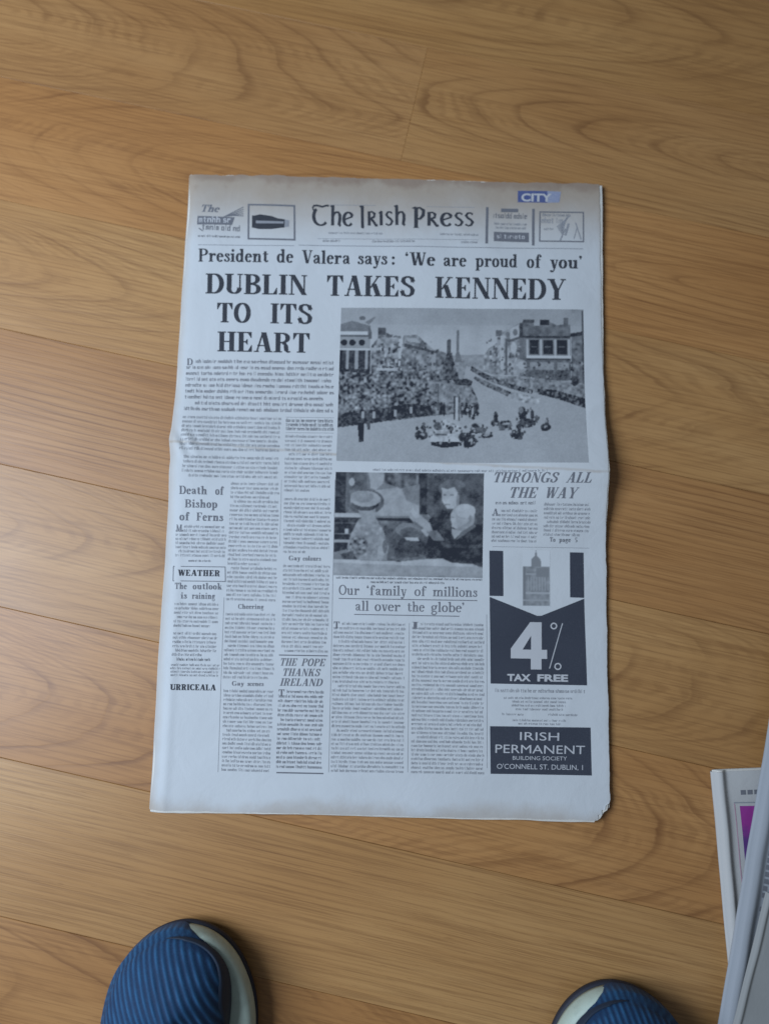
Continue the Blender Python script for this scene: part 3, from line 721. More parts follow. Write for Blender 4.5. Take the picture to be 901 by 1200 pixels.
pr = Print(); word(pr, 'Gay', 338.5, 656.6, 352, 656.8, 5.4, BOLD, .06); word(pr, 'colours', 355, 657.0, 376, 657.2, 5.4, BOLD, .06); pr.build('headline', M_INK_GREY)
pr = Print(); word(pr, 'To', 643.5, 635.0, 650, 635.1, 5.4, BOLD, .06); word(pr, 'page', 654.5, 635.2, 668, 635.4, 5.4, BOLD, .06); word(pr, '5', 672.5, 635.5, 676, 635.6, 5.4, BOLD, .06); pr.build('page_reference', M_INK_GREY)
pr = Print(); small_type(pr, (580, 588.2), (628, 588.8), (628, 592.8), (580, 592.2), 4.4, 44, xh=.62, lw=2.6, last=0); pr.build('byline', M_INK_GREY)['kind'] = 'stuff'

# ---- text columns
def column(tl, tr_, br, bl, pitch, seed, mat=M_INK_BODY, drop=None, **kw):
    pr = Print(); small_type(pr, tl, tr_, br, bl, pitch, seed, lead=10 if drop else None, **kw)
    o = pr.build('text_column', mat); o['kind'] = 'stuff'
    if drop:
        pr = Print(); word(pr, drop, tl[0], tl[1] + 8.2, tl[0] + 7, tl[1] + 8.3, 8.0, BOLD); pr.build('initial', M_INK_GREY, o)
    return o
column((219, 419.5), (393, 421.5), (391, 485), (216, 482.5), 7.0, 1, M_INK_GREY, drop='D', xh=.42, lw=2.7, para=30)
column((215.5, 486.5), (330, 488), (328, 531), (212, 529), 5.5, 2)
column((217, 533), (328, 534.5), (327, 562), (213, 560), 5.4, 3)
column((271, 564), (328, 565), (324.5, 706), (265, 704.5), 5.2, 4)
column((264.5, 717), (323.5, 718), (321.5, 797), (261.5, 796), 5.2, 5)
column((262.5, 807), (321, 808), (317, 906), (259.5, 904.5), 5.2, 6)
column((335, 490.5), (391, 491.5), (391, 506), (335, 505), 5.0, 7, M_INK_GREY, xh=.58, last=0)
column((334.5, 508.5), (391, 509.5), (388, 578), (333, 577), 5.1, 8)
column((333, 582), (388, 583), (387, 650), (332, 649), 5.1, 9)
column((332, 660.5), (387.5, 661.5), (384, 766), (329.5, 765), 5.2, 10)
column((326.5, 807.5), (379.5, 808.5), (377.5, 902), (323.5, 901), 5.6, 11, M_INK_GREY, drop='T', xh=.44)
column((206.5, 614.5), (266, 615.5), (264.5, 654), (205, 653), 5.1, 12, drop='M')
column((221, 655.2), (248, 655.6), (248, 659.4), (221, 659), 4.0, 13, M_INK_GREY, last=0)
column((204.8, 705), (257, 706), (256, 736.5), (203.5, 735.5), 5.1, 14)
column((203.5, 739.5), (256, 740.5), (255, 770.5), (201.8, 769.5), 5.1, 15)
column((207.5, 771), (247, 771.6), (247, 775.6), (207.5, 775), 4.2, 16, M_INK_GREY, last=0, xh=.6)
column((200, 777), (259, 778), (258, 794), (198, 793), 4.4, 17, ragged=.04)
column((391, 728), (475.5, 729.5), (473.5, 907), (387.5, 905.5), 5.15, 18, drop='T')
column((483, 728.5), (567, 730), (567, 908.5), (481.5, 907), 5.15, 19, drop='I')
column((576.5, 596), (629, 597), (630, 637), (575.5, 636), 5.1, 20, drop='A')
column((636, 589.5), (690, 590.5), (691, 630), (636, 629), 5.1, 21)
column((437, 548.5), (640, 552.2), (640, 556.0), (437, 552.3), 4.2, 22, last=0, lw=2.2)
column((394, 675.0), (565, 677.4), (565, 681.4), (394, 679.0), 4.2, 23, M_INK_GREY, last=0)
column((434, 680.0), (521, 681.2), (521, 685.4), (434, 684.2), 4.2, 24, M_INK_GREY, last=0)
rule(M_INK_BODY, (392.6, 562, 385.2, 905, .5, 60), (262.6, 700, 255.5, 905, .5, 20), (479.5, 730, 477.6, 905, .5, 14), (577, 640.6, 690, 642.4, .5, 10), (570, 720, 570.5, 900, .5, 14),
     (335, 488.8, 391, 489.6, .5), (335, 506.8, 391, 507.6, .5), (330, 562, 328, 640, .4, 30))
# ---- the arrow advertisement
pr = Print()
pr.quad([(573.2, 645.2), (589.2, 645.6), (589.6, 698.6), (573.4, 698.2)], 4, 8); pr.quad([(667.4, 647.2), (683.4, 647.6), (684.2, 700.6), (667.8, 700.0)], 4, 8)
n = len(pr.v); NX, NY = 22, 14
for i in range(NX + 1):
    u = i / NX; xt, xb = 573.5 + u * 110.6, 574.6 + u * 113.0
    yt = 699.4 + (722.6 - 699.4) * min(u / .52, 1) if u < .52 else 722.6 - (722.6 - 701.6) * (u - .52) / .48
    yb = 801.0 + u * 2.2
    for j in range(NY + 1):
        w = j / NY; pr.v.append((xt + (xb - xt) * (yt + (yb - yt) * w - 699) / 103, yt + (yb - yt) * w))
for i in range(NX):
    for j in range(NY):
        a = n + i * (NY + 1) + j; pr.f.append((a, a + 1, a + NY + 2, a + NY + 1))
ad = pr.build('advertisement', M_PANEL, label='dark arrow advertisement offering four per cent tax free')
pr = Print()
pr.poly([(621, 729), (634.5, 729.3), (634.5, 762), (622, 762), (622, 745), (611.5, 762), (598.2, 762), (598.2, 760)])
pr.quad([(598.2, 761.0), (640.8, 761.6), (640.8, 772.2), (598.2, 771.4)], 4, 1); pr.quad([(621.6, 771.8), (634.2, 772.0), (634.2, 784.6), (621.6, 784.4)], 1, 1)
pr.line(659.0, 730.4, 643.6, 783.4, 1.1, 8)
def ring(pr, cx, cy, r, w):
    pr.strip([(cx + r * math.cos(a), cy + r * math.sin(a)) for a in np.linspace(0, 2 * math.pi, 25)], [(cx + (r - w) * math.cos(a), cy + (r - w) * math.sin(a)) for a in np.linspace(0, 2 * math.pi, 25)])
ring(pr, 648.8, 733.6, 4.0, 1.5); ring(pr, 653.4, 781.0, 4.2, 1.5)
sans(pr, 'TAX', 594, 797.6, 621.6, 798.0, 8.2, .04); sans(pr, 'FREE', 629.2, 798.1, 665.4, 798.6, 8.2, .04)
pr.build('lettering', M_WHITE, ad, .00024)
pr = Print(); pr.quad([(574.0, 851.0), (691.6, 852.6), (693.0, 908.8), (574.6, 906.8)], 20, 10); pan = pr.build('advertisement', M_PANEL, label='dark panel with a building society name and address')
pr = Print(); sans(pr, 'IRISH', 609, 867.2, 654.6, 868.0, 9.6, 0); sans(pr, 'PERMANENT', 580.2, 882.2, 685.0, 883.8, 9.8, 0); sans(pr, 'BUILDING SOCIETY', 600.5, 890.4, 664, 891.2, 4.6, .0); sans(pr, "O'CONNELL ST. DUBLIN, 1", 582, 900.8, 682.6, 902.4, 6.2, .0)
pr.build('lettering', M_WHITE, pan, .00024)
pr = Print()
small_type(pr, (579.5, 807.2), (686, 808.6), (686, 813.4), (579.5, 812), 5.0, 51, xh=.6, lw=2.3, last=0)
for k, (x0, x1, y) in enumerate(((590, 672, 816), (600, 666, 820.4), (599, 664, 824.8), (604, 660, 829.2), (588, 614, 835), (642, 678, 835.6), (600, 664, 842.2), (607, 658, 846.2))):
    small_type(pr, (x0, y), (x1, y + .8), (x1, y + 4.6), (x0, y + 3.8), 4.2, 52 + k, last=0, lw=2.0)
pr.build('text', M_INK_BODY, pan)

# ---- halftone pictures, drawn as tone fields on a fine grid
class Tone:
    def __init__(s, x0, y0, w, h, base, seed):
        s.x0, s.y0, s.K = x0, y0, 1.25; s.W, s.H = int(w * s.K), int(h * s.K)
        s.a = np.full((s.H, s.W), float(base)); s.r = np.random.default_rng(seed)
        yy, xx = np.mgrid[0:s.H, 0:s.W]; s.X = x0 + (xx + .5) / s.K; s.Y = y0 + (yy + .5) / s.K
    def mask(s, pts):
        m = np.zeros(s.a.shape, bool); n = len(pts)
        for k in range(n):
            (xa, ya), (xb, yb) = pts[k], pts[(k + 1) % n]
            if ya == yb: continue
            m ^= ((ya > s.Y) != (yb > s.Y)) & (s.X < (xb - xa) * (s.Y - ya) / (yb - ya) + xa)
        return m
    def poly(s, pts, v, a=1.0): m = s.mask(pts); s.a[m] = s.a[m] * (1 - a) + v * a; return m
    def rect(s, x0, y0, x1, y1, v, a=1.0): return s.poly([(x0, y0), (x1, y0), (x1, y1), (x0, y1)], v, a)
    def ell(s, cx, cy, rx, ry, v, a=1.0): m = ((s.X - cx) / rx) ** 2 + ((s.Y - cy) / ry) ** 2 < 1; s.a[m] = s.a[m] * (1 - a) + v * a; return m
    def grain(s, sz):
        h, w = int(s.H / (sz * s.K)) + 3, int(s.W / (sz * s.K)) + 3; g = s.r.normal(size=(h, w))
        yy = np.linspace(0, h - 2.001, s.H); xx = np.linspace(0, w - 2.001, s.W); yi, xi = yy.astype(int), xx.astype(int); fy, fx = (yy - yi)[:, None], (xx - xi)[None]
        A = g[np.ix_(yi, xi)]; B = g[np.ix_(yi, xi + 1)]; C = g[np.ix_(yi + 1, xi)]; D = g[np.ix_(yi + 1, xi + 1)]
        return (A * (1 - fx) + B * fx) * (1 - fy) + (C * (1 - fx) + D * fx) * fy
    def tex(s, m, sz, amp): s.a[m] += (s.grain(sz) * amp)[m]
    def blur(s, n=1):
        for _ in range(n):
            p = np.pad(s.a, 1, 'edge'); s.a = (p[1:-1, 1:-1] * 4 + p[:-2, 1:-1] + p[2:, 1:-1] + p[1:-1, :-2] + p[1:-1, 2:]) / 8
    def build(s, corners, name, label):
        tl, tr_, br, bl = [np.array(p, float) for p in corners]; s.a = np.clip(s.a, 0, 1)
        u = np.linspace(0, 1, s.W)[None, :, None]; w = np.linspace(0, 1, s.H)[:, None, None]
        P = ((tl * (1 - u) + tr_ * u) * (1 - w) + (bl * (1 - u) + br * u) * w).reshape(-1, 2)
        x, y = at(P[:, 0], P[:, 1], .0048); z = top_z(x, y) + .0001
        i = np.arange(s.W - 1)[None] + np.arange(s.H - 1)[:, None] * s.W; i = i.ravel()
        F = np.stack([i + s.W, i + s.W + 1, i + 1, i], 1)
        o = mesh_obj(name, np.stack([x, y, z], 1), F, M_PHOTO, paper); o['label'] = label
        ca_ = o.data.color_attributes.new('tone', 'FLOAT_COLOR', 'POINT'); t = s.a.ravel()
        ca_.data.foreach_set('color', np.stack([t, t, t, np.ones_like(t)], 1).ravel())
        return o

# street procession
t = Tone(396, 360, 288, 184, .66, 1)
t.a += .10 * np.exp(-((t.Y - 408) / 22) ** 2) - .04 * (t.Y < 380)
t.tex(t.Y < 430, 12, .018)
far = t.poly([(500, 412), (530, 416), (566, 414), (585, 420), (585, 445), (500, 445)], .56); t.tex(far, 3, .06)
# left side of the street
m = t.poly([(396, 380), (410, 376), (432, 382), (433, 392), (396, 392)], .42); t.rect(396, 388.5, 429, 393, .84); t.rect(396, 393, 433, 395, .34)
t.rect(396, 395, 432, 409, .56)
for x in (401, 411, 422): t.ell(x, 402, 4, 3.6, .18)
t.rect(396, 408.5, 430, 411, .80); t.rect(396, 411, 433, 446, .26)
for x in (405.5, 416.5, 428): t.rect(x - 1.8, 411, x + 1.8, 434, .58)
t.rect(396, 411, 399, 446, .2)
t.ell(422, 373, 4, 2.6, .38); t.poly([(425, 378), (436, 371), (438, 372), (430, 381)], .45); t.poly([(430, 383), (434, 390), (434, 398), (430, 398)], .36)
m = t.poly([(434, 405), (441, 396), (441, 385), (450, 385), (451, 391), (468, 394), (470, 435), (434, 445)], .46); t.tex(m, 2.6, .16); t.rect(441, 384, 450, 393, .30); t.poly([(451, 390), (460, 394), (452, 396)], .32)
t.rect(466, 397, 471, 430, .78); m = t.poly([(471, 393), (487, 392), (506, 409), (522, 413), (520, 445), (466, 445)], .46); t.tex(m, 3.0, .12)
t.poly([(472, 402), (512, 412), (512, 414), (472, 406)], .30); t.poly([(474, 396), (486, 396), (492, 402), (476, 400)], .66); t.rect(505, 414, 510, 436, .60); t.rect(432, 408, 452, 411, .68)
for k in range(10): x = t.r.uniform(436, 466); y = t.r.uniform(400, 432); t.rect(x, y, x + 2.4, y + 4, t.r.choice([.24, .76]))
t.rect(440, 432, 470, 435, .74)
# right side
m = t.poly([(566, 416), (572, 407), (582, 400), (582, 388), (590, 387), (600, 381), (609, 377), (612, 440), (566, 436)], .56); t.tex(m, 3, .14)
t.rect(580, 386, 587, 393, .36); t.rect(586, 392, 590, 432, .74); t.rect(591, 395, 594, 436, .34); t.poly([(597, 384), (607, 379), (607, 394), (597, 398)], .74); t.ell(603, 388, 3, 4, .42); t.ell(594, 391, 2.6, 3.4, .42)
for x, y in ((577, 404), (573, 410), (580, 412), (601, 402), (596, 412), (603, 413)): t.rect(x, y, x + 2.6, y + 5, .36)
t.ell(601, 406, 3.5, 7, .76); t.poly([(595, 397), (610, 392), (610, 395), (595, 400)], .34)
m = t.poly([(608, 380), (612, 375), (630, 377), (640, 374), (652, 379), (668, 378), (668, 445), (608, 445)], .40); t.tex(m, 4, .05)
t.rect(612, 372.5, 626, 376.5, .30); t.rect(632, 373, 643, 379, .24); t.rect(660, 370.5, 666, 381, .36); t.rect(625, 376, 632, 380, .66); t.rect(608, 377, 612, 394, .28)
t.rect(608, 392, 668, 394.5, .26); t.rect(614, 395, 668, 416, .44)
for a, b in ((620, 630.5), (636, 647), (652, 664)): t.rect(a, 397, b, 414, .22); t.rect(a + 2, 404, b - 2, 405.5, .36)
for a in (616, 632, 648.5, 665): t.rect(a, 396, a + 2.6, 416, .74)
t.rect(616, 415, 669, 418.5, .86); t.rect(616, 418.5, 668, 421, .28); t.rect(620, 423, 666, 432, .56); t.rect(612, 432, 668, 444, .36)
t.ell(609, 428, 8, 8, .60); t.ell(610, 427, 4, 5, .72); t.rect(616, 421, 620, 440, .36); t.rect(648, 421, 652, 440, .40)
m = t.rect(669, 388, 684, 452, .42); t.tex(m, 3, .07); t.poly([(668, 389), (684, 386), (684, 391), (668, 393)], .24); t.rect(682, 362, 684, 455, .30)
# open roadway
road = t.poly([(396, 506), (500, 488), (536, 470), (546, 428), (560, 432), (684, 476), (684, 545), (396, 545)], .66); t.tex(road, 16, .014); t.tex(road, 2, .012)
# crowds
cr = t.poly([(396, 436), (440, 440), (470, 434), (515, 434), (526, 446), (552, 452), (560, 470), (548, 484), (506, 488), (396, 504)], .40); t.tex(cr, 2.4, .15); t.tex(cr, 5, .06)
pale = t.mask([(500, 446), (548, 452), (560, 470), (540, 480), (506, 470)]); t.a[pale] = t.a[pale] * .6 + .26
lt = t.mask([(400, 452), (440, 446), (450, 482), (404, 480)]); t.tex(lt, 2.2, .07)
b = t.poly([(396, 489), (420, 483), (450, 480), (476, 474), (505, 476), (506, 487), (470, 492), (440, 497), (396, 503)], .25); t.tex(b, 3, .06)
for x, y in ((437, 484), (462, 482), (424, 484), (480, 478)): t.rect(x, y, x + 3, y + 8, .62)
m = t.poly([(612, 440), (684, 448), (684, 474), (640, 462), (600, 454), (566, 440)], .52); t.tex(m, 2.4, .10)
m = t.poly([(552, 428), (574, 440), (600, 450), (624, 456), (622, 461), (598, 455), (570, 445), (550, 433)], .32); t.tex(m, 2, .14)
m = t.poly([(628, 454), (650, 456), (684, 466), (684, 478), (656, 468), (630, 461)], .28); t.tex(m, 2, .13)
m = t.poly([(556, 440), (570, 446), (598, 459), (594, 464), (566, 451), (554, 443)], .40); t.tex(m, 2, .12)
m = t.mask([(596, 458), (632, 466), (630, 474), (600, 470)]); t.tex(m, 2.4, .14)
t.ell(672, 445, 5, 6, .26)
# monument, pillar, tram
t.poly([(514, 446), (520, 424), (522.5, 413), (528.5, 413), (531, 424), (538, 446)], .33); t.rect(522.8, 403, 527.2, 414, .32); t.ell(525, 401, 2.6, 4.4, .32); t.tex(t.mask([(514, 446), (522, 414), (529, 414), (538, 446)]), 2.4, .08)
t.rect(533.6, 391, 537.2, 422, .42); t.ell(535.4, 389, 1.6, 3.4, .40); t.poly([(532, 424), (533.4, 412), (537.4, 412), (541, 424)], .42)
t.poly([(530, 445), (546, 443), (553, 446), (552, 451), (534, 451)], .27)
# poles and bystanders
for x, a, b_, v in ((531, 464, 492, .24), (534, 466, 492, .80), (537, 464, 494, .34), (512, 450, 482, .34)): t.rect(x, a, x + 1.8, b_, v)
for x in (517, 520, 541, 546, 550, 556, 559): t.ell(x, 479 + t.r.uniform(-2, 3), 2.0, 8, .24)
t.ell(423.5, 497, 3, 4, .28); t.poly([(419.5, 498), (427, 498), (427, 520), (422, 521)], .20); t.poly([(430, 488), (435, 488), (434.5, 506), (431, 506)], .30)
# cars and outriders
def bike(x, y, k=1.0):
    t.ell(x, y, 7.5 * k, 5.4 * k, .28); t.ell(x - 2 * k, y + 3 * k, 4 * k, 3 * k, .18); t.ell(x + 2 * k, y - 7 * k, 3 * k, 4.6 * k, .26); t.ell(x + 2.4 * k, y - 12.5 * k, 1.8 * k, 2 * k, .38); t.ell(x + 1, y - 1, 2 * k, 1.4 * k, .60)
t.poly([(502, 508), (512, 498), (524, 490), (535, 494), (544, 504), (540, 520), (510, 523), (502, 518)], .72); t.tex(t.mask([(502, 508), (524, 492), (544, 504), (540, 520), (504, 520)]), 2.6, .12)
t.ell(513, 500, 5, 5, .34); t.ell(521, 497, 3, 5, .80); t.ell(528, 503, 3.4, 3.6, .34); t.poly([(503, 513), (530, 512), (541, 516), (538, 519), (506, 518)], .80); t.poly([(505, 519), (540, 518), (541, 523), (520, 526), (506, 523)], .18); t.rect(510, 509, 524, 511, .36)
bike(494, 511, 1.05); bike(550, 518, 1.2); t.ell(543, 513, 6, 6, .24); t.ell(562, 505, 8, 4.5, .34); t.ell(570, 511, 7, 2.6, .26); t.ell(556, 499, 4, 3, .30); t.rect(552, 508, 564, 510, .72)
t.ell(580, 489, 2.8, 7.5, .28); t.ell(577, 496, 3, 4, .30)
t.poly([(583, 497), (586, 493), (597, 493), (599, 499), (598, 505), (584, 505)], .34); t.rect(587, 495.5, 596, 498, .64)
bike(604, 509, 1.05); t.ell(611, 485, 4.6, 9, .24); t.ell(616, 496, 10, 5.5, .26); t.ell(622, 486, 2.2, 6.6, .28); t.ell(627, 491, 2.4, 5, .34); t.ell(609, 480, 3, 4, .42)
bike(637, 501, .82)
def clutter(x0, y0, x1, y1, n, lo=.20, hi=.64):
    for _ in range(n):
        v = lo if t.r.random() < .62 else hi
        t.ell(t.r.uniform(x0, x1), t.r.uniform(y0, y1), t.r.uniform(.7, 2.0), t.r.uniform(.7, 2.2), v + t.r.uniform(-.05, .05), .85)
clutter(487, 500, 502, 517, 14); clutter(503, 494, 542, 522, 40); clutter(538, 500, 560, 526, 34); clutter(556, 498, 576, 513, 16); clutter(584, 493, 599, 506, 10); clutter(596, 500, 613, 516, 18); clutter(604, 478, 630, 501, 26); clutter(632, 487, 643, 507, 10); clutter(575, 483, 584, 499, 8)
clutter(540, 468, 562, 490, 20); clutter(440, 392, 470, 436, 40, .28, .66); clutter(474, 400, 516, 440, 40, .30, .62); clutter(568, 395, 608, 438, 36, .30, .72); clutter(612, 422, 682, 446, 36, .26, .60)
al = np.ones_like(t.a, bool)
t.tex(al & (t.a < .58) & (t.Y > 425), 1.6, .045); t.tex(al & (t.a < .60), 3.2, .022); t.tex(al, 6, .010); t.blur(1); t.tex(al, 1.0, .020); t.a = .335 + (t.a - .48) * 1.32
t.build([(399.8, 360.2), (683, 362.8), (685.2, 545.4), (394.2, 540.4)], 'photograph', 'printed picture of a motorcade passing crowds in a wide street')

# passengers in an open car
t = Tone(392, 553, 175, 123, .40, 2)
t.tex(t.a > 0, 10, .03)
t.rect(392, 553, 406, 603, .22); t.rect(405, 553, 409, 600, .34); t.rect(409, 553, 430, 575, .30); t.ell(411.5, 565, 3.4, 4.6, .70)
t.poly([(431, 553), (450, 553), (448, 566), (440, 574), (434, 572)], .62); t.poly([(436, 575), (470, 570), (492, 585), (492, 604), (436, 604)], .58); t.tex(t.mask([(436, 575), (470, 570), (492, 585), (492, 604), (436, 604)]), 6, .04)
m = t.poly([(449, 553), (500, 553), (494, 574), (468, 572), (450, 565)], .32); t.tex(m, 4, .08); t.rect(487, 556, 490, 578, .50); t.poly([(470, 572), (492, 566), (492, 592), (476, 586)], .44)
t.rect(491, 553, 501, 602, .20); t.rect(501, 576, 509, 604, .52); t.poly([(500, 553), (567, 553), (567, 640), (545, 640), (500, 600)], .28); t.rect(508, 556, 516, 600, .24)
# car side
t.rect(392, 602, 424, 606.5, .72); m = t.rect(392, 606.5, 424, 652, .19); t.rect(392, 625.5, 412, 627, .46); t.rect(392, 633, 410, 636, .60); t.rect(405, 620, 409, 626, .76); t.rect(392, 613, 418, 614, .34); t.poly([(392, 648), (408, 644), (412, 656), (392, 658)], .42)
t.rect(440, 606.5, 486, 609.8, .14); t.poly([(444, 610), (500, 610), (520, 660), (444, 660)], .30); t.tex(t.mask([(444, 610), (500, 610), (520, 660), (444, 660)]), 5, .06)
t.ell(480, 640, 26, 26, .30); t.ell(482, 646, 19, 18, .24); t.ell(478, 620, 14, 8, .42); t.ell(480, 623, 11, 6, .30); t.poly([(474, 629), (490, 629), (492, 633), (478, 632.5)], .74); t.ell(478, 652, 22, 5, .36); t.ell(476, 650, 16, 3, .28)
# capped man from behind
m = t.poly([(421, 608), (440, 606), (450, 622), (456, 640), (454, 656), (410, 656), (408, 640), (412, 626)], .52); t.tex(m, 3.2, .07); t.ell(421, 640, 11, 12, .40); t.tex((t.X - 421) ** 2 + (t.Y - 640) ** 2 < 120, 2.2, .14)
t.ell(428, 588, 22, 15, .30); t.poly([(419, 595), (440, 595), (439, 612), (425, 613)], .56); t.ell(428, 586, 18, 10.5, .62); t.ell(424, 582, 14, 7, .52); m = t.mask([(412, 588), (446, 588), (446, 604), (412, 604)]) & (((t.X - 428) / 17) ** 2 + ((t.Y - 587) / 12) ** 2 < 1) & (((t.X - 428) / 19) ** 2 + ((t.Y - 582) / 12) ** 2 > 1); t.a[m] = .22
t.poly([(400, 650), (414, 646), (420, 656), (404, 657)], .26); t.ell(447, 648, 4, 9, .60); t.ell(452, 640, 3, 8, .34)
# standing younger man
t.ell(530, 572, 16, 12, .34); t.ell(545, 585, 11, 16, .28); t.poly([(517, 570), (524, 572), (532, 569), (536, 576), (537, 588), (532, 595), (524, 595), (518, 586)], .72); t.ell(525, 577, 7, 3, .66); t.rect(519, 578, 522.5, 579.6, .34); t.rect(527, 578, 531, 579.6, .36); t.rect(521, 589, 527, 590.4, .44); t.poly([(535, 576), (538, 580), (538, 590), (534, 594)], .50)
t.poly([(500, 612), (512, 598), (530, 596), (540, 604), (540, 640), (505, 640)], .22)
# older man, hands forward
m = t.poly([(498, 640), (506, 622), (530, 622), (548, 616), (567, 610), (567, 662), (520, 658), (500, 654)], .20); t.tex(m, 6, .03)
t.ell(542, 605, 14, 16, .62); t.ell(545, 597, 12, 8, .74); t.poly([(528, 600), (533, 598), (536, 618), (530, 616)], .70); t.poly([(548, 610), (556, 606), (553, 616), (540, 622), (534, 619)], .54); t.poly([(530, 618), (542, 621), (533, 630), (530, 624)], .66); t.ell(551, 606, 2, 4, .48); t.rect(529, 604, 533, 605.4, .40); t.poly([(540, 622), (556, 612), (558, 615), (534, 632)], .34)
t.poly([(478, 598), (486, 597), (504, 612), (508, 622), (500, 628), (490, 616), (480, 606)], .62); t.poly([(480, 598), (484, 594), (492, 606), (486, 606)], .70); t.poly([(500, 622), (512, 620), (522, 632), (508, 632)], .42); t.poly([(486, 610), (497, 618), (494, 620), (484, 612)], .36)
t.rect(520, 636, 566, 640, .30, .5)
# door top
m = t.poly([(392, 656), (470, 658), (500, 654), (520, 653), (530, 658), (555, 659), (567, 664), (567, 677), (392, 677)], .58); t.poly([(392, 656), (470, 657.5), (500, 654), (518, 653.5), (530, 657.5), (555, 659.5), (555, 662), (470, 661.5), (392, 660)], .72); t.tex(m, 8, .02); t.rect(392, 672, 567, 677, .52, .6)
al = np.ones_like(t.a, bool); t.tex(al, 7.0, .035); t.tex(al, 2.2, .030); t.blur(2); t.tex(al, 1.0, .014); t.a = .30 + (t.a - .42) * 1.22
t.build([(393.4, 552.8), (566.6, 555.2), (565.0, 677.4), (390.6, 674.2)], 'photograph', 'printed picture of passengers seated in an open car')
# tower building in the advertisement
t = Tone(612, 645, 32, 67, 1.0, 3)
m = t.rect(613, 664, 643, 710, .40); t.tex(m, 3, .07); t.poly([(622, 664), (622.5, 656), (626, 652), (627.6, 645), (629.2, 652), (633, 656), (634, 664)], .36)
for x in np.arange(615, 643, 3.2): t.rect(x, 676, x + 1.2, 692, .58)
t.rect(613, 672, 643, 674, .56); t.rect(613, 694, 643, 696, .60); t.rect(613, 664, 616, 710, .30); t.rect(628, 666, 643, 676, .34); t.rect(613, 703, 643, 704.4, .54)
t.blur(1); t.build([(612, 644.6), (644, 645.0), (644.6, 711.4), (612, 711)], 'photograph', 'small printed picture of a tower building inside the arrow')

# ------------------------------------------------------------------ other newspapers at the right
M_P2 = newsprint('newsprint_magazine', (.45, .44, .41), (.45, .35, .25), False)
M_P3 = newsprint('newsprint_grey', (.31, .325, .335), (.45, .35, .25), False)
M_P4 = newsprint('newsprint_cream', (.29, .29, .27), (.45, .35, .25), False)
def folded_paper(name, label, loc, rz, w, h, thick, rad, sheets, mat, seed, zf, group=None):
    """folded paper: spine along local y from (0,0) down to (0,-h), pages run to +x; zf(x,y) lifts the whole"""
    root = thing(name, label, 'newspaper', loc, rz)
    r = random.Random(seed)
    def surf(x, y):
        k = np.clip(x / rad, 0, 1)
        return thick * (.62 + .38 * np.sqrt(np.maximum(0, 1 - (1 - k) ** 2))) * (1 - .42 * sm(rad * .8, rad * 1.9, x)) + zf(x, y) + .0004 * np.sin(x * 50 + y * 30 + seed) + .0007 * np.sin(y * 47 + seed * 2) * np.sin(x * 90 + seed) + .0004 * np.sin(y * 110 + x * 60)
    for L in range(sheets):
        q = L / sheets; dx = r.uniform(-.0015, .0015); dy = r.uniform(-.002, .002) if L else 0
        xs = np.concatenate([np.linspace(w, 0, 14), [-.25 * rad, -.42 * rad, -.5 * rad, -.42 * rad, -.25 * rad], np.linspace(0, rad * 3, 16), np.linspace(rad * 3, w, 24)[1:]])
        nb = 14; V = []; ny = 60
        for j in range(ny):
            y = -h * j / (ny - 1) + dy
            for i, x in enumerate(xs):
                f = float(zf(max(x, 0), y)); zt = float(surf(max(x, 0), y)); zb = f + .0004
                zt = zt - (zt - zb) * q * .46; zb = zb + thick * q * .30
                if i < nb: z = zb
                elif i < nb + 5: z = zb + (zt - zb) * (.5 - .5 * math.cos(math.pi * (i - nb + 1) / 6))
                else: z = zt
                xx = x * (1 - q * .5) if x < 0 else x
                V.append((xx + q * .0015 + (dx if x > rad * 3 else 0), y, z))
        n = len(xs); F = [(j * n + i, (j + 1) * n + i, (j + 1) * n + i + 1, j * n + i + 1) for j in range(ny - 1) for i in range(n - 1)]
        mesh_obj('outer_sheet' if L == 0 else 'inner_sheet', V, F, mat if L == 0 else M_INNER, root, True)
    def press(pts, nx, ny, nm, m, eps=.00025, par=None):
        tl, tr_, br, bl = [np.array(p, float) for p in pts]; V = []
        for j in range(ny + 1):
            for i in range(nx + 1):
                u, v = i / nx, j / ny; p = (tl * (1 - u) + tr_ * u) * (1 - v) + (bl * (1 - u) + br * u) * v
                V.append((p[0], p[1], float(surf(p[0], p[1])) + eps))
        F = [((j + 1) * (nx + 1) + i, (j + 1) * (nx + 1) + i + 1, j * (nx + 1) + i + 1, j * (nx + 1) + i) for j in range(ny) for i in range(nx)]
        return mesh_obj(nm, V, F, m, par or root)
    return root, press, surf
def place(p0, p1, z):
    a = np.array(at(*p0, z)); b = np.array(at(*p1, z)); d = a - b
    return (float(a[0]), float(a[1]), 0.0), math.atan2(d[1], d[0]) - math.pi / 2
# lower one, with a magenta panel
loc, rz = place((838, 905), (858, 1120), .008)
root, press, _ = folded_paper('newspaper', 'folded newspaper with a magenta panel, lowest of the stacked papers', loc, rz, .29, .40, .010, .0055, 4, M_P2, 2, lambda x, y: 0 * x)
tm = NT('magenta_print'); tcm = tm.n('ShaderNodeTexCoord').outputs['Object']; sxm = tm.n('ShaderNodeSeparateXYZ'); tm.put(sxm.inputs[0], tcm)
mag = tm.set(Base_Color=tm.mix(tm.maprange(tm.math('ADD', sxm.outputs[1], tm.math('MULTIPLY', tm.noise(tcm, 70, 2), .03)), -.030, -.075 + .03), rgb(.27, .030, .22), rgb(.10, .035, .17)), Roughness=.7)
press([(.0195, -.030), (.150, -.034), (.150, -.20), (.0195, -.20)], 12, 14, 'printed_panel', mag)
press([(.0145, -.0265), (.150, -.0300), (.150, -.0310), (.0145, -.0275)], 10, 1, 'rule', M_INK_BODY)
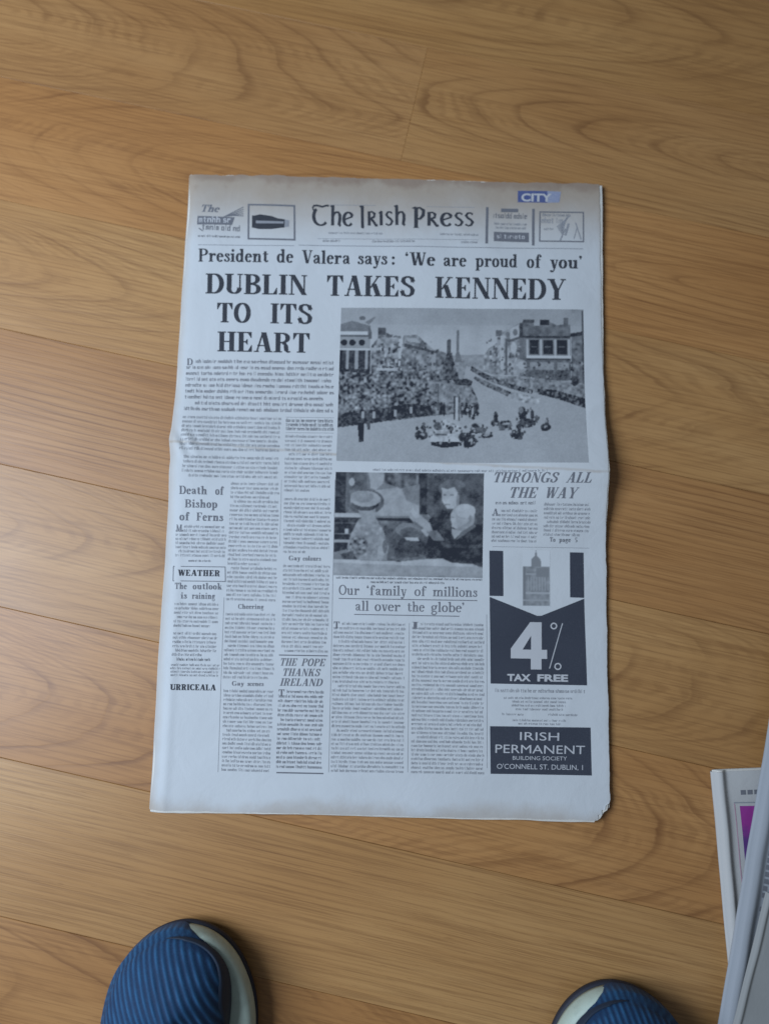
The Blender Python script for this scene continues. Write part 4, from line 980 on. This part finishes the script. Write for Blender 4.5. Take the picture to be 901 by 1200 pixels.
press([(.0145, -.0277), (.0153, -.0277), (.0153, -.20), (.0145, -.20)], 1, 10, 'rule', NT('pink_print').set(Base_Color=rgb(.42, .25, .30), Roughness=.8))
for k in range(10): press([(.0215 + k * .006, -.0165), (.026 + k * .006, -.0165), (.026 + k * .006, -.0205), (.0215 + k * .006, -.0205)], 1, 1, 'letter', M_INK_GREY)
# upper one, leaning across it
loc, rz = place((926, 748), (851, 1200), .022)
zf = lambda x, y: .0125 - .004 * sm(-.30, -.42, y) + 0 * x
root, press, surf = folded_paper('newspaper', 'folded grey newspaper lying aslant on the paper with the magenta panel', loc, rz, .27, .50, .009, .0075, 4, M_P3, 5, zf)
ri = random.Random(4)
for k in range(22):                       # column of heavy type beside the spine
    y = -.172 - k * .0058
    for q in range(3):
        x = .0135 + q * .0052
        if ri.random() < .85: press([(x, y), (x + ri.uniform(.003, .0046), y), (x + ri.uniform(.003, .0046), y - .0040), (x, y - .0040)], 1, 1, 'letter', M_INK_GREY if k < 11 else M_INK_BODY)
press([(.0125, -.305), (.030, -.303), (.030, -.335), (.0125, -.335)], 4, 8, 'printed_panel', M_INK)
def page_type(root, surf, x0, x1, y0, y1, cols, seed):
    r = random.Random(seed); V, F = [], []
    cw = (x1 - x0) / cols
    for c in range(cols):
        y = y0
        while y > y1:
            x = x0 + c * cw
            while x < x0 + (c + .9) * cw:
                w = r.uniform(.002, .007); n = len(V)
                for px, py in ((x, y - .0013), (x + w, y - .0013), (x + w, y), (x, y)): V.append((px, py, float(surf(px, py)) + .0003))
                F.append((n, n + 1, n + 2, n + 3)); x += w + .0011
            y -= .0034
    mesh_obj('text_column', V, F, M_INK_BODY, root)['kind'] = 'stuff'
page_type(root, surf, .040, .255, -.03, -.16, 4, 1); page_type(root, surf, .040, .255, -.18, -.46, 4, 2)
# third, a cream sheet on top of both
loc, rz = place((905, 1050), (868, 1200), .034)
zf3 = lambda x, y: .0235 - .003 * sm(-.10, -.2, y) + 0 * x
root, press, _ = folded_paper('newspaper', 'plain cream folded paper on top of the grey newspaper', loc, rz, .24, .30, .004, .003, 3, M_P4, 9, zf3)

# ------------------------------------------------------------------ shoes
def fabric(name, c0, c1):
    t = NT(name); tc = t.n('ShaderNodeTexCoord').outputs['Object']
    va = t.n('ShaderNodeVertexColor'); va.layer_name = 'rib'
    wv = t.noise(tc, 900, 2, .6); cl = t.noise(tc, 45, 3, .6)
    f = t.math('ADD', t.math('MULTIPLY', va.outputs[0], .85), t.math('MULTIPLY', t.math('SUBTRACT', wv, .5), .5), clamp=True)
    col = t.mix(f, rgb(*c0), rgb(*c1)); col = t.mix(t.math('MULTIPLY', t.maprange(cl, .4, .7), .35), col, rgb(*c0))
    t.bump(wv, .4, .0006)
    return t.set(Base_Color=col, Roughness=.75, Sheen_Weight=.04, Specular_IOR_Level=.3)
M_KNIT = fabric('blue_ribbed_knit', (.004, .023, .062), (.023, .115, .235))
def rubber(name, c, rough=.6):
    t = NT(name); tc = t.n('ShaderNodeTexCoord').outputs['Object']; d = t.noise(tc, 120, 4, .6)
    t.bump(t.noise(tc, 700, 2, .5), .25, .0004)
    return t.set(Base_Color=t.mix(t.math('MULTIPLY', t.maprange(d, .45, .75), .35), rgb(*c), rgb(*(x * .6 for x in c))), Roughness=rough)
M_MID = rubber('mint_foam', (.40, .47, .38)); M_OUT = rubber('dark_outsole', (.012, .014, .024), .7); M_GUARD = rubber('navy_overlay', (.007, .018, .036), .7); M_LACE = rubber('navy_lace', (.02, .04, .12), .8)

OUT = [(0, 0), (.024, .004), (.036, .022), (.039, .06), (.038, .11), (.040, .15), (.048, .19), (.054, .225), (.053, .255), (.043, .284), (.026, .302), (.004, .309),
       (-.020, .303), (-.042, .284), (-.055, .255), (-.060, .222), (-.056, .185), (-.046, .145), (-.042, .10), (-.041, .06), (-.037, .022), (-.024, .004)]   # +x = medial side of a left shoe
def catmull(P, n):
    P = np.array(P, float); m = len(P); out = []
    for k in range(n):
        u = k / n * m; i = int(u); f = u - i
        a, b, c, d = P[(i - 1) % m], P[i % m], P[(i + 1) % m], P[(i + 2) % m]
        out.append(.5 * (2 * b + (c - a) * f + (2 * a - 5 * b + 4 * c - d) * f * f + (3 * b - a - 3 * c + d) * f ** 3))
    q = np.array(out); seg = np.hypot(*(np.roll(q, -1, 0) - q).T); s = np.concatenate([[0], np.cumsum(seg)]); qq = np.vstack([q, q[:1]])
    t = np.linspace(0, s[-1], n, endpoint=False); return np.stack([np.interp(t, s, qq[:, 0]), np.interp(t, s, qq[:, 1])], 1)
def make_shoe(label, loc, rz, mirror, rib_ang, sc=1.0):
    root = thing('shoe', label, 'shoe', loc, rz, 'pair of blue ribbed shoes')
    mx = -1 if mirror else 1
    def ringmesh(name, rings, mat, par, close_top=False, attr=None, smooth=True):
        n = len(rings[0]); V = np.vstack(rings).copy(); V[:, 0] *= mx; V *= sc
        F = [(k * n + i, k * n + (i + 1) % n, (k + 1) * n + (i + 1) % n, (k + 1) * n + i) for k in range(len(rings) - 1) for i in range(n)]
        if close_top: F.append(tuple((len(rings) - 1) * n + i for i in range(n)))
        if mirror: F = [f[::-1] for f in F]
        o = mesh_obj(name, V, F, mat, par, smooth)
        if attr is not None:
            c = o.data.color_attributes.new('rib', 'FLOAT_COLOR', 'POINT'); a = np.concatenate(attr)
            c.data.foreach_set('color', np.stack([a, a, a, np.ones_like(a)], 1).ravel())
        return o
    def axis_point(q): return np.stack([np.interp(q[:, 1], [0, .15, .31], [0, -.003, .001]), np.clip(q[:, 1], .045, .255)], 1)
    def spring(y): return .010 * sm(.23, .315, y)
    o = catmull(OUT, 200); ax = axis_point(o); nrm = (o - ax); nrm = nrm / np.hypot(*nrm.T)[:, None]
    def R(off, z): p = o + nrm * off; return np.column_stack([p, z + spring(p[:, 1])])
    outs = ringmesh('outsole', [R(-.006, .0005), R(.0010, .0), R(.0020, .004), R(.0012, .0075), R(-.004, .008)], M_OUT, root)
    mids = ringmesh('midsole', [R(-.004, .0074), R(.0004, .0078), R(.0018, .014), R(.0012, .020), R(-.0006, .0262), R(-.0040, .0275), R(-.026, .0268)], M_MID, root)
    # upper: closed dome over the last, open at the ankle
    o = catmull(OUT, 760); ax = axis_point(o); d = o - ax; dn = d / np.hypot(*d.T)[:, None]; ins = .0012 + (.0165 * sm(.306, .225, o[:, 1]) * sm(-.002, .030, o[:, 0]) * (.45 + .55 * sm(.10, .19, o[:, 1])) + .0008 * sm(.29, .305, o[:, 1])); o2 = o - dn * ins[:, None]; d = o2 - ax
    ca_, sa_ = math.cos(rib_ang), math.sin(rib_ang)
    K = 64; rings, attr = [], []
    med = np.maximum(sm(.002, .030, o[:, 0]), sm(.20, .15, o[:, 1]))
    for j in range(4):                                   # the knit is drawn down over the outer side of the sole
        zb = .0095 + (.0275 - .0095) * med; p = o + dn * (.0024 * (1 - med) - ins * med)[:, None]
        rings.append(np.column_stack([p, zb + (.0290 - zb) * j / 4 + spring(o[:, 1])])); c = (p[:, 0] * ca_ + p[:, 1] * sa_) / .0047; attr.append((.15 + .75 * (.5 + .5 * np.cos(2 * math.pi * c)) ** 1.5) * (1 - med) * (0, .5, 1, 1)[j])
    for k in range(K + 1):
        rho = (k / K) ** 1.15; p = ax + d * (1 - rho)
        y = p[:, 1]
        h = np.interp(y, [0, .04, .10, .16, .20, .24, .275, .295, .31], [.062, .062, .060, .060, .050, .040, .031, .025, .020])
        edge = np.minimum(1, (1 - (1 - rho) ** 2.3)) ** .55
        z = .0290 + spring(o2[:, 1]) + h * edge
        hole = sm(.42, .60, rho + 0 * y) * sm(.150, .125, y)
        rise = .018 * sm(.12, .40, rho + 0 * y) * sm(.17, .10, y)
        z = z + rise; z = z * (1 - hole) + .034 * hole
        c = (p[:, 0] * ca_ + p[:, 1] * sa_) / .0047
        rb = (.5 + .5 * np.cos(2 * math.pi * c)) ** 1.5; live = np.maximum(sm(.04, .09, rho + 0 * y), 1 - med) * (1 - hole)
        wob = .72 + .28 * np.sin(y * 310 + np.floor(c + .5) * 2.1) * np.sin(y * 97 + np.floor(c + .5) * 5.3)
        z = z + .0011 * rb * live * wob
        rings.append(np.column_stack([p, z])); attr.append(rb * live * wob)
    up = ringmesh('upper', rings, M_KNIT, root, close_top=True, attr=attr)
    # smooth overlay round the toe
    gs = [i for i in range(760) if o[i, 1] > .165 and o[i, 0] > -.004]
    first = gs[0]; gi = [(first + j) % 760 for j in range(len(gs))]
    V, F = [], []
    for j, i in enumerate(gi):
        side = 1 if o[i, 0] > 0 else 0
        wdt = .014 + .13 * math.exp(-((o[i, 1] - .268) / .022) ** 2) * (o[i, 0] > .01) + .03 * math.exp(-((o[i, 0] + .02) / .02) ** 2) * (o[i, 1] > .27)
        wdt = wdt * float(sm(-.004, .014, o[i, 0])) + .001
        for q in range(7):
            rho = wdt * q / 6; p = ax[i] + d[i] * (1 - rho); y = p[1]
            h = float(np.interp(y, [0, .04, .10, .16, .20, .24, .275, .295, .31], [.062, .062, .060, .060, .050, .040, .031, .025, .020]))
            z = .0290 + float(spring(o2[i, 1])) + h * (1 - (1 - rho) ** 2.3) ** .55 + (.0012 if q < 6 else .0002)
            V.append((p[0] + dn[i, 0] * (.0010 if q < 6 else 0), p[1] + dn[i, 1] * (.0010 if q < 6 else 0), z))
        if j:
            for q in range(6): F.append(((j - 1) * 7 + q, j * 7 + q, j * 7 + q + 1, (j - 1) * 7 + q + 1))
    V = np.array(V); V[:, 0] *= mx; V *= sc
    mesh_obj('toe_overlay', V, [f[::-1] for f in F] if mirror else F, M_GUARD, root, True)
    for k in range(4):
        y = .145 + k * .018; V, F = [], []
        for i in range(13):
            x = -.024 + .048 * i / 12; h = .0255 + float(np.interp(y, [.10, .16, .20, .24], [.060, .060, .050, .040])) * (1 - (abs(x) / .05) ** 2.6) + .003
            for a in range(6): V.append((x * mx, y + .0032 * math.cos(a * math.pi / 3) + .006 * (i / 12 - .5), h + .0016 * math.sin(a * math.pi / 3)))
            if i:
                for a in range(6): F.append(((i - 1) * 6 + a, (i - 1) * 6 + (a + 1) % 6, i * 6 + (a + 1) % 6, i * 6 + a))
        mesh_obj('lace', np.array(V) * sc, F, M_LACE, root, True)
    return root
def shoe_at(px, py, rz, sc):
    """stand the shoe so that its toe tip comes over this photo point"""
    x, y = at(px, py, .018); t = .309 * sc
    return (float(x) + t * math.sin(rz), float(y) - t * math.cos(rz), 0.0)
rzl, rzr = math.radians(5), math.radians(3)
make_shoe('blue ribbed shoe with mint sole, toe pointing at the corner of the large newspaper', shoe_at(211, 1082, rzl, 1.08), rzl, False, math.radians(24), 1.08)
make_shoe('blue ribbed shoe with mint sole, standing next to the stack of folded papers', shoe_at(718, 1153, rzr, 1.08), rzr, True, math.radians(-12), 1.08)
